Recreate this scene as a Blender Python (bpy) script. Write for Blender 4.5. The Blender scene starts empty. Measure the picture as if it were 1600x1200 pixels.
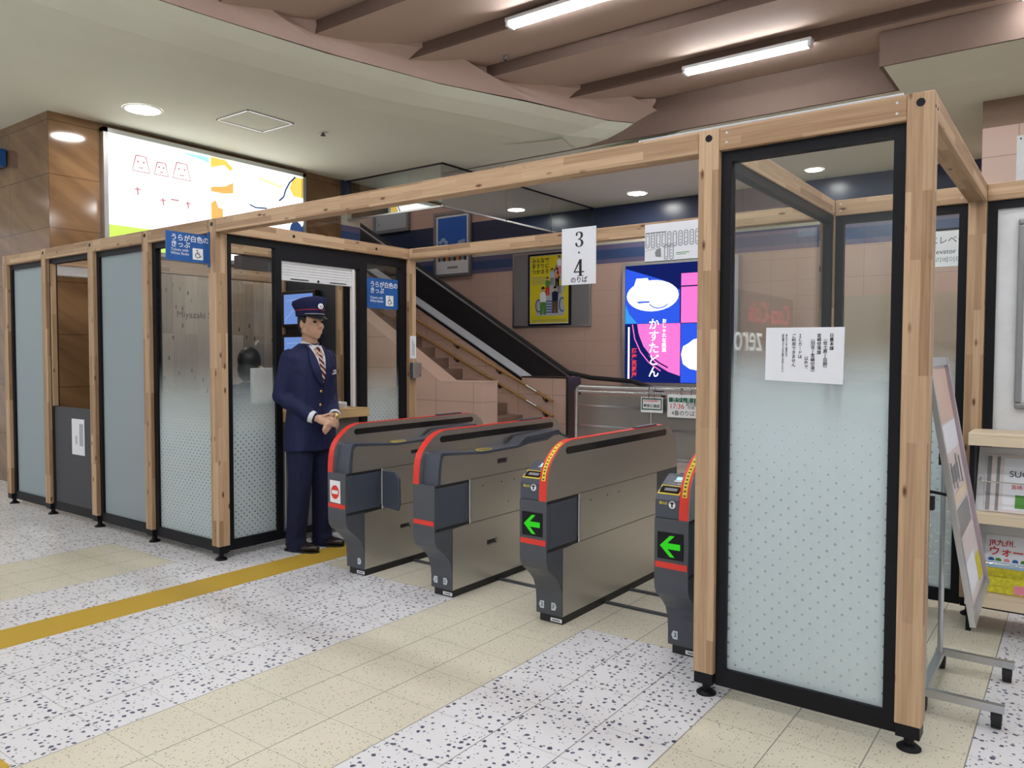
import bpy, bmesh, math, random
from mathutils import Vector, Matrix
random.seed(7)
PI = math.pi
S = bpy.context.scene
COL = S.collection

# ------------------------------------------------------------------ camera, world, exposure
def setup_camera():
    ya, pi_, ro = (math.radians(a) for a in (36.447, 2.1667, 0.1342))
    fw = Vector((-math.sin(ya)*math.cos(pi_), math.cos(ya)*math.cos(pi_), -math.sin(pi_)))
    r = Vector((math.cos(ya), math.sin(ya), 0)); u = r.cross(fw)
    r2 = r*math.cos(ro) + u*math.sin(ro); u2 = -r*math.sin(ro) + u*math.cos(ro)
    cd = bpy.data.cameras.new('camera'); cam = bpy.data.objects.new('camera', cd); COL.objects.link(cam)
    cd.sensor_width = 36; cd.lens = 1207.08*36/1600; cd.clip_end = 100; cd.clip_start = .05
    m = Matrix((r2, u2, -fw)).transposed().to_4x4(); m.translation = Vector((.414, -2.9118, 1.369))
    cam.matrix_world = m; S.camera = cam
setup_camera()
W = bpy.data.worlds.new('station_hall'); S.world = W; W.use_nodes = True
W.node_tree.nodes['Background'].inputs[0].default_value = (.95, .97, 1, 1)
W.node_tree.nodes['Background'].inputs[1].default_value = .5
S.view_settings.view_transform = 'Standard'; S.view_settings.look = 'None'
S.view_settings.gamma = 1; S.view_settings.use_curve_mapping = False
S.view_settings.exposure = .35
S.cycles.use_denoising = True
S.cycles.max_bounces = 8; S.cycles.transparent_max_bounces = 24
S.cycles.sample_clamp_indirect = 4; S.cycles.caustics_reflective = False; S.cycles.caustics_refractive = False
TUBE_EMIT = 50.0; DOWN_EMIT = 60.0

# ------------------------------------------------------------------ materials
MATS = {}
class N:
    """tiny helper around a node tree"""
    def __init__(s, name):
        s.m = bpy.data.materials.new(name); s.m.use_nodes = True; s.t = s.m.node_tree; s.t.nodes.clear()
        s.out = s.t.nodes.new('ShaderNodeOutputMaterial'); MATS[name] = s.m
    def n(s, typ, **kw):
        x = s.t.nodes.new('ShaderNode'+typ)
        for k, v in kw.items():
            if k.startswith('i_'): x.inputs[k[2:].replace('_', ' ')].default_value = v
            else: setattr(x, k, v)
        return x
    def l(s, a, b): s.t.links.new(a, b)
    def math(s, op, a, b=None, c=None, clamp=False):
        x = s.n('Math', operation=op); x.use_clamp = clamp
        for i, v in enumerate((a, b, c)):
            if v is None: continue
            if isinstance(v, (int, float)): x.inputs[i].default_value = v
            else: s.l(v, x.inputs[i])
        return x.outputs[0]
    def coord(s):
        t = s.n('TexCoord'); x = s.n('SeparateXYZ'); s.l(t.outputs['Object'], x.inputs[0])
        return t.outputs['Object'], x.outputs
    def mixc(s, f, a, b, blend='MIX'):
        x = s.n('Mix', data_type='RGBA', blend_type=blend)
        for i, v in ((0, f), (6, a), (7, b)):
            if isinstance(v, (int, float)): x.inputs[i].default_value = v
            elif isinstance(v, tuple): x.inputs[i].default_value = (*v, 1) if len(v) == 3 else v
            else: s.l(v, x.inputs[i])
        return x.outputs[2]
    def comb(s, x, y, z):
        c = s.n('CombineXYZ')
        for i, v in enumerate((x, y, z)):
            if isinstance(v, (int, float)): c.inputs[i].default_value = v
            else: s.l(v, c.inputs[i])
        return c.outputs[0]
    def bsdf(s, col, rough=.5, metal=0., spec=.5, bump=None, bstr=.2):
        b = s.n('BsdfPrincipled')
        for nm, v in (('Base Color', col), ('Roughness', rough), ('Metallic', metal), ('Specular IOR Level', spec)):
            if isinstance(v, tuple): b.inputs[nm].default_value = (*v, 1)
            elif isinstance(v, (int, float)): b.inputs[nm].default_value = v
            else: s.l(v, b.inputs[nm])
        if bump is not None:
            bn = s.n('Bump'); bn.inputs['Strength'].default_value = bstr; bn.inputs['Distance'].default_value = .002
            s.l(bump, bn.inputs['Height']); s.l(bn.outputs[0], b.inputs['Normal'])
        return b.outputs[0]
    def end(s, sh): s.l(sh, s.out.inputs[0]); return s.m

def srgb(r, g, b):
    f = lambda c: (c/255/12.92) if c <= 10 else ((c/255+.055)/1.055)**2.4
    return (f(r), f(g), f(b))

def plain(name, col, rough=.5, metal=0., spec=.5, noise=.06, scale=25., folds=0.):
    n = N(name); co, _ = n.coord()
    t = n.n('TexNoise'); n.l(co, t.inputs['Vector']); t.inputs['Scale'].default_value = scale
    f = n.math('MULTIPLY_ADD', t.outputs[0], 2*noise, 1-noise)
    c = n.mixc(1.0, col, n.comb(f, f, f), 'MULTIPLY')
    if folds:
        w = n.n('TexNoise'); mp = n.n('Mapping'); mp.inputs['Scale'].default_value = (9., 9., 4.); n.l(co, mp.inputs[0]); n.l(mp.outputs[0], w.inputs['Vector']); w.inputs['Scale'].default_value = 1.; w.inputs['Detail'].default_value = 2; w.inputs['Distortion'].default_value = .8
        sh = n.bsdf(c, rough, metal, spec, w.outputs[0], folds); sh.node.inputs['Normal'].links[0].from_node.inputs['Distance'].default_value = .05
        return n.end(sh)
    return n.end(n.bsdf(c, rough, metal, spec))

def emit(name, col, strength):
    n = N(name); e = n.n('Emission'); e.inputs[0].default_value = (*col, 1); e.inputs[1].default_value = strength
    return n.end(e.outputs[0])

def wood(name, axis, light, dark, strip=.032, run=.62, knots=True):
    n = N(name); co, xyz = n.coord(); oi = n.n('ObjectInfo')
    i = 'xyz'.index(axis); a = xyz[i]; o = [xyz[k] for k in range(3) if k != i]
    across = n.math('ADD', o[0], o[1])
    shift = n.math('MULTIPLY', oi.outputs['Random'], 7.3)
    al = n.math('ADD', a, shift)
    br = n.n('TexBrick'); br.offset = .37
    n.l(n.comb(al, across, 0.), br.inputs['Vector'])
    for k, v in (('Scale', 1.), ('Brick Width', run), ('Row Height', strip), ('Mortar Size', 0.0004), ('Bias', 0.)): br.inputs[k].default_value = v
    br.inputs['Color1'].default_value = (0, 0, 0, 1); br.inputs['Color2'].default_value = (1, 1, 1, 1); br.inputs['Mortar'].default_value = (.3, .3, .3, 1)
    g = n.n('TexNoise'); g.inputs['Scale'].default_value = 1.; g.inputs['Detail'].default_value = 5
    n.l(n.comb(n.math('MULTIPLY', al, 4.), n.math('MULTIPLY', o[0], 130.), n.math('MULTIPLY', o[1], 130.)), g.inputs['Vector'])
    f = n.math('ADD', n.math('MULTIPLY', br.outputs[0], .72), n.math('MULTIPLY_ADD', g.outputs[0], .8, -.22), None, True)
    c = n.mixc(f, dark, light)
    if knots:
        v = n.n('TexVoronoi'); v.inputs['Scale'].default_value = 1.
        n.l(n.comb(n.math('MULTIPLY', al, 6.5), n.math('MULTIPLY', o[0], 18.), n.math('MULTIPLY', o[1], 18.)), v.inputs['Vector'])
        sep = n.n('SeparateColor'); n.l(v.outputs['Color'], sep.inputs[0])
        gate = n.math('GREATER_THAN', sep.outputs[0], .32)
        k1 = n.math('MULTIPLY', n.math('SUBTRACT', 1., n.math('MULTIPLY', v.outputs[0], 5.5), clamp=True), gate, clamp=True)
        c = n.mixc(n.math('MULTIPLY', k1, 1.6, clamp=True), c, (.10, .035, .015))
    return n.end(n.bsdf(c, .5, 0, .35))

WL, WD = (.60, .42, .265), (.25, .14, .07)
wood('wood_x', 'x', WL, WD); wood('wood_y', 'y', WL, WD); wood('wood_z', 'z', WL, WD)
wood('plank_wall_wood', 'z', (.68, .56, .41), (.32, .225, .14), .115, 1.3)
wood('shelf_wood', 'x', (.80, .67, .50), (.72, .58, .41), .05, 2.0, False)
wood('counter_wood', 'y', (.62, .43, .22), (.50, .31, .14), .05, 1.0, False)
wood('handrail_wood', 'x', (.42, .24, .08), (.32, .17, .055), .05, 1.0, False)

plain('black_metal', (.007, .007, .010), .45, 0, .2)
plain('escalator_black', (.03, .03, .032), .16, 0, .6)
plain('black_plastic', (.01, .01, .012), .5)
plain('charcoal', (.068, .075, .090), .42, 0, .4, .05)
plain('charcoal_blue', (.058, .068, .094), .36, 0, .45, .05)
plain('dark_panel', (.022, .026, .036), .4)
plain('grey_panel_door', (.045, .045, .055), .55)
plain('red_strip', (.72, .035, .02), .4)
plain('yellow_label', (.80, .62, .06), .5, 0, .3, .02)
plain('white_paper', (.78, .80, .86), .7, 0, .2, .015)
plain('white_plastic', (.75, .76, .78), .4)
plain('pale_grey', (.45, .47, .50), .5)
plain('sign_blue', (.012, .10, .36), .35)
plain('sign_white', (.85, .87, .9), .5, 0, .3, .01)
plain('ink_black', (.012, .012, .014), .6)
plain('ink_red', (.62, .03, .03), .6)
plain('ink_green', (.01, .13, .075), .5)
plain('ink_grey', (.22, .23, .25), .6)
plain('ink_brown', (.10, .055, .03), .6)
plain('chrome', (.72, .73, .75), .18, 1)
plain('alu', (.55, .56, .58), .35, 1, .5, .03)
plain('grey_frame', (.30, .30, .31), .4, .6)
plain('grey_board', (.21, .20, .21), .5)
plain('deck_metal', (.55, .60, .66), .45, .2)
plain('black_gloss', (.012, .012, .014), .12, 0, .6)
plain('rubber', (.01, .01, .011), .7)
plain('navy_cloth', (.010, .014, .058), .75, 0, .3, .2, 60, .45)
plain('navy_trousers', (.009, .011, .040), .8, 0, .3, .2, 60, .45)
plain('cap_navy', (.012, .014, .06), .7, 0, .2)
plain('skin', (.57, .345, .24), .5, 0, .35, .05)
plain('hair', (.008, .007, .007), .45)
plain('shirt', (.75, .77, .82), .7)
plain('shoe', (.02, .013, .013), .25)
plain('gold', (.75, .52, .18), .25, .8)
plain('poster_yellow', (.72, .62, .012), .45)
plain('poster_sky', (.02, .13, .55), .3)
plain('soffit', (.80, .82, .69), .75, 0, .2, .02, 3)
plain('vault', (.50, .375, .31), .8, 0, .2, .02, 3)
plain('cove', (.55, .40, .345), .8, 0, .2, .02, 3)
plain('beige_panel', (.52, .42, .32), .5)
plain('brown_band', (.25, .16, .11), .5)
plain('brown_fascia_step_shade', (.16, .105, .082), .8)
plain('stair_tile', (.27, .18, .14), .5)
plain('badge_grey', (.60, .67, .73), .5)
plain('pinkish_poster', (.70, .62, .62), .4)
plain('mauve_frame', (.42, .35, .40), .35, .3)
plain('leaf_green', (.07, .25, .03), .6)
plain('flower_yellow', (.62, .55, .03), .6, 0, .3, .5, 60)
plain('orange', (.72, .22, .04), .5)
plain('sky_pale', (.35, .55, .75), .5)
plain('pink', (.75, .25, .33), .5)

emit('tube_light', (.93, .97, 1.), TUBE_EMIT)
emit('down_light', (1., .97, .92), DOWN_EMIT)
emit('screen_blue', (.16, .27, .62), .8)
emit('screen_line', (.30, .42, .75), .8)
emit('arrow_green', (.035, .55, .02), .85)
emit('panel_white', (1, 1, .98), 1.7)
emit('panel_green', (.55, .85, .12), 1.1)
emit('panel_orange', (1., .42, .12), 1.1)
emit('panel_amber', (.95, .62, .12), 1.0)
emit('panel_lemon', (.95, .90, .35), 1.2)
emit('panel_aqua', (.35, .85, .85), 1.2)
emit('panel_navy', (.03, .06, .16), 1.)
emit('panel_rose', (.50, .18, .22), 1.)
emit('box_blue', (.025, .08, .62), 1.1)
emit('box_night', (.006, .012, .10), 1.)
emit('box_sky', (.04, .28, .72), 1.)
emit('box_pink', (.93, .15, .50), 1.15)
emit('box_white', (.95, .97, 1.), 1.8)
emit('box_red', (.75, .05, .06), 1.)
emit('lcd_cyan', (.45, .85, .95), 1.)

def brushed(name, col, axis='y'):
    n = N(name); co, xyz = n.coord()
    t = n.n('TexNoise'); t.inputs['Scale'].default_value = 1.; t.inputs['Detail'].default_value = 4
    k = [4., 4., 4.]
    for i in range(3):
        if 'xyz'[i] != axis: k[i] = 240.
    n.l(n.comb(*[n.math('MULTIPLY', xyz[i], k[i]) for i in range(3)]), t.inputs['Vector'])
    r = n.math('MULTIPLY_ADD', t.outputs[0], .14, .25)
    f = n.math('MULTIPLY_ADD', t.outputs[0], .16, .92)
    return n.end(n.bsdf(n.mixc(1., col, n.comb(f, f, f), 'MULTIPLY'), r, .9))
brushed('steel', (.60, .58, .55)); brushed('steel_x', (.46, .44, .41), 'x')
brushed('dark_steel', (.10, .095, .10), 'z')

def make_floor():
    n = N('terrazzo_tiles'); co, xyz = n.coord(); x, y = xyz[0], xyz[1]
    P = .2805
    def grout(v, off, w):
        f = n.math('FRACT', n.math('DIVIDE', n.math('SUBTRACT', v, off), P))
        d = n.math('MINIMUM', f, n.math('SUBTRACT', 1., f))
        return n.math('LESS_THAN', d, w/P/2)
    g = n.math('MAXIMUM', grout(x, -.7125, .0045), n.math('MULTIPLY', grout(y, .107, .0035), .55))
    # zones of the two tile kinds: three tiles wide bands, cut by crosswise fields
    band = n.math('FRACT', n.math('DIVIDE', n.math('SUBTRACT', x, -.7125), 6*P))
    beige_b = n.math('LESS_THAN', band, .5)           # -0.71..0.13 beige, -2.40..-1.55 beige ...
    left = n.math('LESS_THAN', x, -2.407)
    inside = lambda v, a, b: n.math('MULTIPLY', n.math('GREATER_THAN', v, a), n.math('LESS_THAN', v, b))
    gates = n.math('MULTIPLY', n.math('GREATER_THAN', y, .387), n.math('GREATER_THAN', x, -3.55))
    l_beige = n.math('MULTIPLY', inside(x, -5.2, -4.37), n.math('LESS_THAN', y, -.17))
    z1 = n.math('MULTIPLY', beige_b, n.math('SUBTRACT', 1., left))
    z2 = n.math('MAXIMUM', n.math('MAXIMUM', z1, l_beige), n.math('MULTIPLY', gates, n.math('LESS_THAN', x, .13)))
    beige = n.math('MINIMUM', z2, 1.)
    # chips
    warp = n.n('TexNoise'); warp.inputs['Scale'].default_value = 40.; n.l(co, warp.inputs['Vector'])
    wv = n.n('VectorMath', operation='SCALE'); n.l(warp.outputs['Color'], wv.inputs[0]); wv.inputs['Scale'].default_value = .02
    ad = n.n('VectorMath', operation='ADD'); n.l(co, ad.inputs[0]); n.l(wv.outputs[0], ad.inputs[1])
    def chips(scale, thr, gate, sx=1.):
        v = n.n('TexVoronoi'); v.inputs['Scale'].default_value = scale; v.voronoi_dimensions = '2D'
        n.l(ad.outputs[0], v.inputs['Vector'])
        s = n.n('SeparateColor'); n.l(v.outputs['Color'], s.inputs[0])
        size = n.math('MULTIPLY_ADD', s.outputs[1], thr*.9, thr*.45)
        return n.math('MULTIPLY', n.math('LESS_THAN', v.outputs['Distance'], size), n.math('GREATER_THAN', s.outputs[0], gate))
    big = n.math('MAXIMUM', chips(33., .22, .45), chips(58., .15, .78))
    small = chips(78., .19, .66)
    nz = n.n('TexNoise'); nz.inputs['Scale'].default_value = 3.; n.l(co, nz.inputs['Vector'])
    sh = n.math('MULTIPLY_ADD', nz.outputs[0], .16, .92)
    wcol = n.mixc(1., (.80, .80, .825), n.comb(sh, sh, sh), 'MULTIPLY')
    bcol = n.mixc(1., (.74, .70, .565), n.comb(sh, sh, sh), 'MULTIPLY')
    wcol = n.mixc(n.math('MULTIPLY', big, .95), wcol, (.025, .03, .10))
    bcol = n.mixc(n.math('MULTIPLY', small, .75), bcol, (.10, .09, .09))
    c = n.mixc(beige, wcol, bcol)
    c = n.mixc(n.math('MULTIPLY', g, .8), c, (.16, .15, .14))
    n.end(n.bsdf(c, .28, 0, .4))
make_floor()

def make_tile_wall():
    n = N('banded_tile_wall'); co, xyz = n.coord(); x, y, z = xyz[:3]
    pink, blue, cream, lilac = (.60, .41, .335), (.03, .042, .09), (.62, .58, .47), (.14, .125, .23)
    def above(h): return n.math('GREATER_THAN', z, h)
    c = n.mixc(above(2.82), pink, lilac); c = n.mixc(above(2.89), c, (.045, .085, .21)); c = n.mixc(above(3.04), c, lilac)
    c = n.mixc(above(3.12), c, cream); c = n.mixc(above(3.36), c, blue); c = n.mixc(above(3.74), c, pink)
    h = n.math('ADD', x, y)
    b = n.n('TexBrick'); n.l(n.comb(h, z, 0.), b.inputs['Vector']); b.offset = 0.
    for k, v in (('Scale', 1.), ('Brick Width', .6), ('Row Height', .4), ('Mortar Size', .004), ('Bias', -.6)): b.inputs[k].default_value = v
    b.inputs['Color1'].default_value = (1, 1, 1, 1); b.inputs['Color2'].default_value = (.93, .93, .93, 1); b.inputs['Mortar'].default_value = (.78, .78, .78, 1)
    c = n.mixc(1., c, b.outputs[0], 'MULTIPLY')
    n.end(n.bsdf(c, .28, 0, .45))
make_tile_wall()

def make_pink_tile():
    n = N('pink_tile'); co, xyz = n.coord(); x, y, z = xyz[:3]
    b = n.n('TexBrick'); n.l(n.comb(n.math('ADD', x, y), z, 0.), b.inputs['Vector']); b.offset = 0.
    for k, v in (('Scale', 1.), ('Brick Width', .6), ('Row Height', .4), ('Mortar Size', .004), ('Bias', -.6)): b.inputs[k].default_value = v
    b.inputs['Color1'].default_value = (.63, .44, .36, 1); b.inputs['Color2'].default_value = (.59, .41, .335, 1); b.inputs['Mortar'].default_value = (.36, .24, .19, 1)
    n.end(n.bsdf(b.outputs[0], .35, 0, .4))
make_pink_tile()
plain('pink_cap', (.68, .47, .38), .4)

def make_stone():
    n = N('brown_stone'); co, xyz = n.coord(); x, y, z = xyz[:3]
    w = n.n('TexNoise'); w.inputs['Scale'].default_value = 1.; w.inputs['Detail'].default_value = 9; w.inputs['Distortion'].default_value = .5
    d1 = n.math('ADD', n.math('ADD', x, y), n.math('MULTIPLY', z, 1.6)); d2 = n.math('SUBTRACT', n.math('ADD', x, y), n.math('MULTIPLY', z, .9))
    n.l(n.comb(n.math('MULTIPLY', d1, 2.6), n.math('MULTIPLY', d2, .7), 0.), w.inputs['Vector'])
    h = n.math('ADD', x, y)
    b = n.n('TexBrick'); n.l(n.comb(h, z, 0.), b.inputs['Vector']); b.offset = 0.
    for k, v in (('Scale', 1.), ('Brick Width', .9), ('Row Height', .52), ('Mortar Size', .004), ('Bias', -.4)): b.inputs[k].default_value = v
    b.inputs['Color1'].default_value = (1, 1, 1, 1); b.inputs['Color2'].default_value = (.82, .82, .82, 1); b.inputs['Mortar'].default_value = (.45, .42, .4, 1)
    c = n.mixc(n.math('MULTIPLY_ADD', w.outputs[0], 1.5, -.25, True), (.11, .052, .024), (.36, .21, .105))
    c = n.mixc(1., c, b.outputs[0], 'MULTIPLY')
    n.end(n.bsdf(c, .09, 0, .55))
make_stone()

def fresnel(n):
    g = n.n('NewGeometry'); f = n.n('Fresnel')
    n.l(n.math('MULTIPLY_ADD', g.outputs['Backfacing'], -.7603, 1.45), f.inputs[0])
    return f
def glass(name, tint=(.92, .97, .96), spec=1., base=0.):
    n = N(name); lw = fresnel(n)
    t = n.n('BsdfTransparent'); t.inputs[0].default_value = (*tint, 1)
    g = n.n('BsdfGlossy'); g.inputs['Roughness'].default_value = .01; g.inputs['Color'].default_value = (.9, .95, .95, 1)
    m = n.n('MixShader'); n.l(n.math('MULTIPLY_ADD', lw.outputs[0], spec, base, True), m.inputs[0]); n.l(t.outputs[0], m.inputs[1]); n.l(g.outputs[0], m.inputs[2])
    return n.end(m.outputs[0])
glass('clear_glass', (.97, .985, .98)); glass('smoke_glass', (.62, .66, .64), 1., .45)

def frosted(name, z0, z1, amount=.9, pitch=.0, rad=.0, zdot=1.15, tint=(.74, .83, .86), dotk=.5):
    """glass with a frosted film that fades out between z0 (full) and z1 (clear) and has a grid of clear dots"""
    n = N(name); co, xyz = n.coord(); x, y, z = xyz[:3]
    mr = n.n('MapRange', interpolation_type='SMOOTHSTEP'); n.l(z, mr.inputs[0])
    for i, v in ((1, z0), (2, z1), (3, amount), (4, 0.)): mr.inputs[i].default_value = v
    f = mr.outputs[0]
    if pitch:
        h = n.math('ADD', x, y)
        a = n.math('DIVIDE', h, pitch); b = n.math('DIVIDE', z, pitch)
        u = n.math('SUBTRACT', n.math('FRACT', n.math('ADD', a, b)), .5); v = n.math('SUBTRACT', n.math('FRACT', n.math('SUBTRACT', a, b)), .5)
        d = n.math('SQRT', n.math('ADD', n.math('MULTIPLY', u, u), n.math('MULTIPLY', v, v)))
        grow = n.n('MapRange'); n.l(z, grow.inputs[0])
        for i, q in ((1, zdot-.45), (2, zdot), (3, 1.), (4, .15)): grow.inputs[i].default_value = q
        dot = n.math('LESS_THAN', d, n.math('MULTIPLY', grow.outputs[0], rad/pitch*1.0))
        f = n.math('MULTIPLY', f, n.math('SUBTRACT', 1., n.math('MULTIPLY', dot, dotk)))
    fr = fresnel(n)
    t = n.n('BsdfTransparent'); t.inputs[0].default_value = (.965, .985, .98, 1)
    g = n.n('BsdfGlossy'); g.inputs['Roughness'].default_value = .01
    m = n.n('MixShader'); n.l(fr.outputs[0], m.inputs[0]); n.l(t.outputs[0], m.inputs[1]); n.l(g.outputs[0], m.inputs[2])
    df = n.n('BsdfDiffuse'); df.inputs[0].default_value = (*tint, 1)
    tl = n.n('BsdfTranslucent'); tl.inputs[0].default_value = (*tint, 1)
    m2 = n.n('MixShader'); m2.inputs[0].default_value = .40; n.l(df.outputs[0], m2.inputs[1]); n.l(tl.outputs[0], m2.inputs[2])
    m3 = n.n('MixShader'); n.l(f, m3.inputs[0]); n.l(m.outputs[0], m3.inputs[1]); n.l(m2.outputs[0], m3.inputs[2])
    return n.end(m3.outputs[0])
frosted('dotted_frost', .98, 1.46, .90, .0565, .0078, 1.25, dotk=.6)
frosted('dotted_frost_fine', .72, 1.33, .88, .043, .0075, 1.2, dotk=.92)
frosted('full_frost', 5., 6., .95, tint=(.50, .58, .62))

def make_yellow():
    n = N('yellow_guide'); co, xyz = n.coord()
    w = n.math('FRACT', n.math('DIVIDE', xyz[0], .042))
    r = n.math('LESS_THAN', w, .22)
    c = n.mixc(n.math('MULTIPLY', r, .25), (.53, .35, .045), (.38, .25, .04))
    n.end(n.bsdf(c, .55, 0, .3))
make_yellow()

def make_stripe_tie():
    n = N('striped_tie'); co, xyz = n.coord()
    f = n.math('FRACT', n.math('DIVIDE', n.math('ADD', xyz[2], n.math('MULTIPLY', xyz[1], 1.0)), .042))
    c = n.mixc(n.math('LESS_THAN', f, .3), (.03, .01, .02), (.80, .72, .62))
    c = n.mixc(n.math('MULTIPLY', n.math('GREATER_THAN', f, .3), n.math('LESS_THAN', f, .5)), c, (.40, .08, .03))
    n.end(n.bsdf(c, .6))
make_stripe_tie()

# ------------------------------------------------------------------ mesh helpers
class MB:
    def __init__(s): s.bm = bmesh.new(); s.mi = 0
    def face(s, vs):
        try: f = s.bm.faces.new(vs); f.material_index = s.mi; return f
        except ValueError: return None
    def box(s, x0, x1, y0, y1, z0, z1):
        v = [s.bm.verts.new(p) for p in ((x0,y0,z0),(x1,y0,z0),(x1,y1,z0),(x0,y1,z0),(x0,y0,z1),(x1,y0,z1),(x1,y1,z1),(x0,y1,z1))]
        for q in ((3,2,1,0),(4,5,6,7),(0,1,5,4),(1,2,6,5),(2,3,7,6),(3,0,4,7)): s.face([v[k] for k in q])
        return s
    def prism(s, pts, axis, a0, a1):
        def P(u, v, a): return {'x': (a, u, v), 'y': (u, a, v), 'z': (u, v, a)}[axis]
        A = [s.bm.verts.new(P(u, v, a0)) for u, v in pts]; B = [s.bm.verts.new(P(u, v, a1)) for u, v in pts]
        s.face(A[::-1]); s.face(B); k = len(pts)
        for i in range(k): s.face([A[i], A[(i+1) % k], B[(i+1) % k], B[i]])
        return s
    def poly(s, pts): s.face([s.bm.verts.new(p) for p in pts]); return s
    def ring(s, c, u, v, ru, rv, n=16):
        return [s.bm.verts.new(Vector(c)+Vector(u)*ru*math.cos(2*PI*i/n)+Vector(v)*rv*math.sin(2*PI*i/n)) for i in range(n)]
    def loft(s, rings, cap=True):
        for A, B in zip(rings, rings[1:]):
            k = len(A)
            for i in range(k): s.face([A[i], A[(i+1) % k], B[(i+1) % k], B[i]])
        if cap: s.face(rings[0][::-1]); s.face(rings[-1])
        return s
    def cyl(s, p0, p1, r0, r1=None, n=16):
        r1 = r0 if r1 is None else r1
        p0, p1 = Vector(p0), Vector(p1); d = (p1-p0).normalized(); u = d.orthogonal().normalized(); v = d.cross(u)
        return s.loft([s.ring(p0, u, v, r0, r0, n), s.ring(p1, u, v, r1, r1, n)])
    def tube(s, path, r, n=10):
        path = [Vector(p) for p in path]; rings = []; u = None
        for i, p in enumerate(path):
            d = (path[min(i+1, len(path)-1)]-path[max(i-1, 0)]).normalized()
            if u is None: u = d.orthogonal().normalized()
            u = (u-d*u.dot(d)).normalized(); rings.append(s.ring(p, u, d.cross(u), r, r, n))
        return s.loft(rings)
    def capsule(s, p0, p1, r0, r1=None, n=14, flat=1., up=None):
        r1 = r0 if r1 is None else r1
        p0, p1 = Vector(p0), Vector(p1); d = (p1-p0).normalized()
        u = (Vector(up)-d*Vector(up).dot(d)).normalized() if up else d.orthogonal().normalized(); v = d.cross(u); rings = []
        for k in range(5):
            a = -PI/2+PI/2*k/4; rings.append(s.ring(p0+d*r0*math.sin(a), u, v, max(r0*math.cos(a), 1e-4)*flat, max(r0*math.cos(a), 1e-4), n))
        for k in range(5):
            a = PI/2*k/4; rings.append(s.ring(p1+d*r1*math.sin(a), u, v, max(r1*math.cos(a), 1e-4)*flat, max(r1*math.cos(a), 1e-4), n))
        return s.loft(rings)
    def ball(s, c, rx, ry=None, rz=None, n=18, rot=None):
        ry = rx if ry is None else ry; rz = rx if rz is None else rz
        R = rot or Matrix.Identity(3); rings = []; m = n//2
        for k in range(m+1):
            a = -PI/2+PI*k/m; q = max(math.cos(a), 1e-4)
            rings.append([s.bm.verts.new(Vector(c)+R@Vector((rx*q*math.cos(2*PI*i/n), ry*q*math.sin(2*PI*i/n), rz*math.sin(a)))) for i in range(n)])
        return s.loft(rings)
    def build(s, name, mats, parent=None, bevel=0., smooth=False, voxel=0., sm_it=4):
        mats = [mats] if isinstance(mats, str) else mats
        bmesh.ops.recalc_face_normals(s.bm, faces=s.bm.faces)
        me = bpy.data.meshes.new(name); s.bm.to_mesh(me); s.bm.free()
        for m in mats: me.materials.append(MATS[m])
        o = bpy.data.objects.new(name, me); COL.objects.link(o)
        if smooth or voxel:
            for p in me.polygons: p.use_smooth = True
        if voxel:
            md = o.modifiers.new('remesh', 'REMESH'); md.mode = 'VOXEL'; md.voxel_size = voxel; md.use_smooth_shade = True
            md = o.modifiers.new('smooth', 'SMOOTH'); md.factor = .5; md.iterations = sm_it
        elif bevel:
            md = o.modifiers.new('bevel', 'BEVEL'); md.width = bevel; md.segments = 2; md.limit_method = 'ANGLE'
        if smooth and not voxel:
            md = o.modifiers.new('split', 'EDGE_SPLIT'); md.split_angle = math.radians(40)
        put(o, parent)
        return o

def root_loc(o):
    v = Vector((0, 0, 0))
    while o: v += o.location; o = o.parent
    return v
def put(o, parent):
    if parent:
        o.location = o.location - root_loc(parent); o.parent = parent
def tag(o, label, cat, group=None):
    o['label'] = label; o['category'] = cat
    if group: o['group'] = group
    return o
def thing(name, label, cat, loc=(0, 0, 0), group=None):
    o = bpy.data.objects.new(name, None); COL.objects.link(o); o.location = loc; o.empty_display_size = .1
    return tag(o, label, cat, group)
def struct(o): o['kind'] = 'structure'; return o
def stuff(o): o['kind'] = 'stuff'; return o

FACE = {'-y': (PI/2, 0, 0), '+x': (PI/2, 0, PI/2), '+y': (PI/2, 0, PI), '-x': (PI/2, 0, -PI/2), 'up': (0, 0, 0)}
def text(body, loc, size, mat, parent, face='-y', width=None, height=None, align='CENTER', valign='CENTER', bold=0., line=1., name='lettering', rot=None):
    c = bpy.data.curves.new(name, 'FONT'); c.body = body; c.size = 1.; c.align_x = align; c.align_y = valign
    c.extrude = .0004/size; c.offset = 0. if any(ch in 'MW4AKVvwkyz1' for ch in body) else bold/size; c.space_line = line; c.resolution_u = 3
    c.materials.append(MATS[mat])
    tmp = bpy.data.objects.new('tmp', c); COL.objects.link(tmp); bpy.context.view_layer.update()
    d = tmp.dimensions*size
    me = bpy.data.meshes.new_from_object(tmp.evaluated_get(bpy.context.evaluated_depsgraph_get())); me.name = name
    bpy.data.objects.remove(tmp); bpy.data.curves.remove(c)
    me.transform(Matrix.Diagonal((size, size, size, 1)))
    if width or height:
        sx = width/d.x if width and d.x > 0 else None; sy = height/d.y if height and d.y > 0 else None
        me.transform(Matrix.Diagonal((sx or sy, sy or sx, 1, 1)))
    o = bpy.data.objects.new(name, me); COL.objects.link(o)
    o.location = loc; o.rotation_euler = rot or FACE[face]
    put(o, parent)
    return o
def copy_tree(o, parent=None):
    c = o.copy(); COL.objects.link(c)
    if parent: c.parent = parent
    for ch in list(o.children): copy_tree(ch, c)
    return c
def disc_pts(cx, cy, rx, ry, n=28): return [(cx+rx*math.cos(2*PI*i/n), cy+ry*math.sin(2*PI*i/n)) for i in range(n)]
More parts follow.
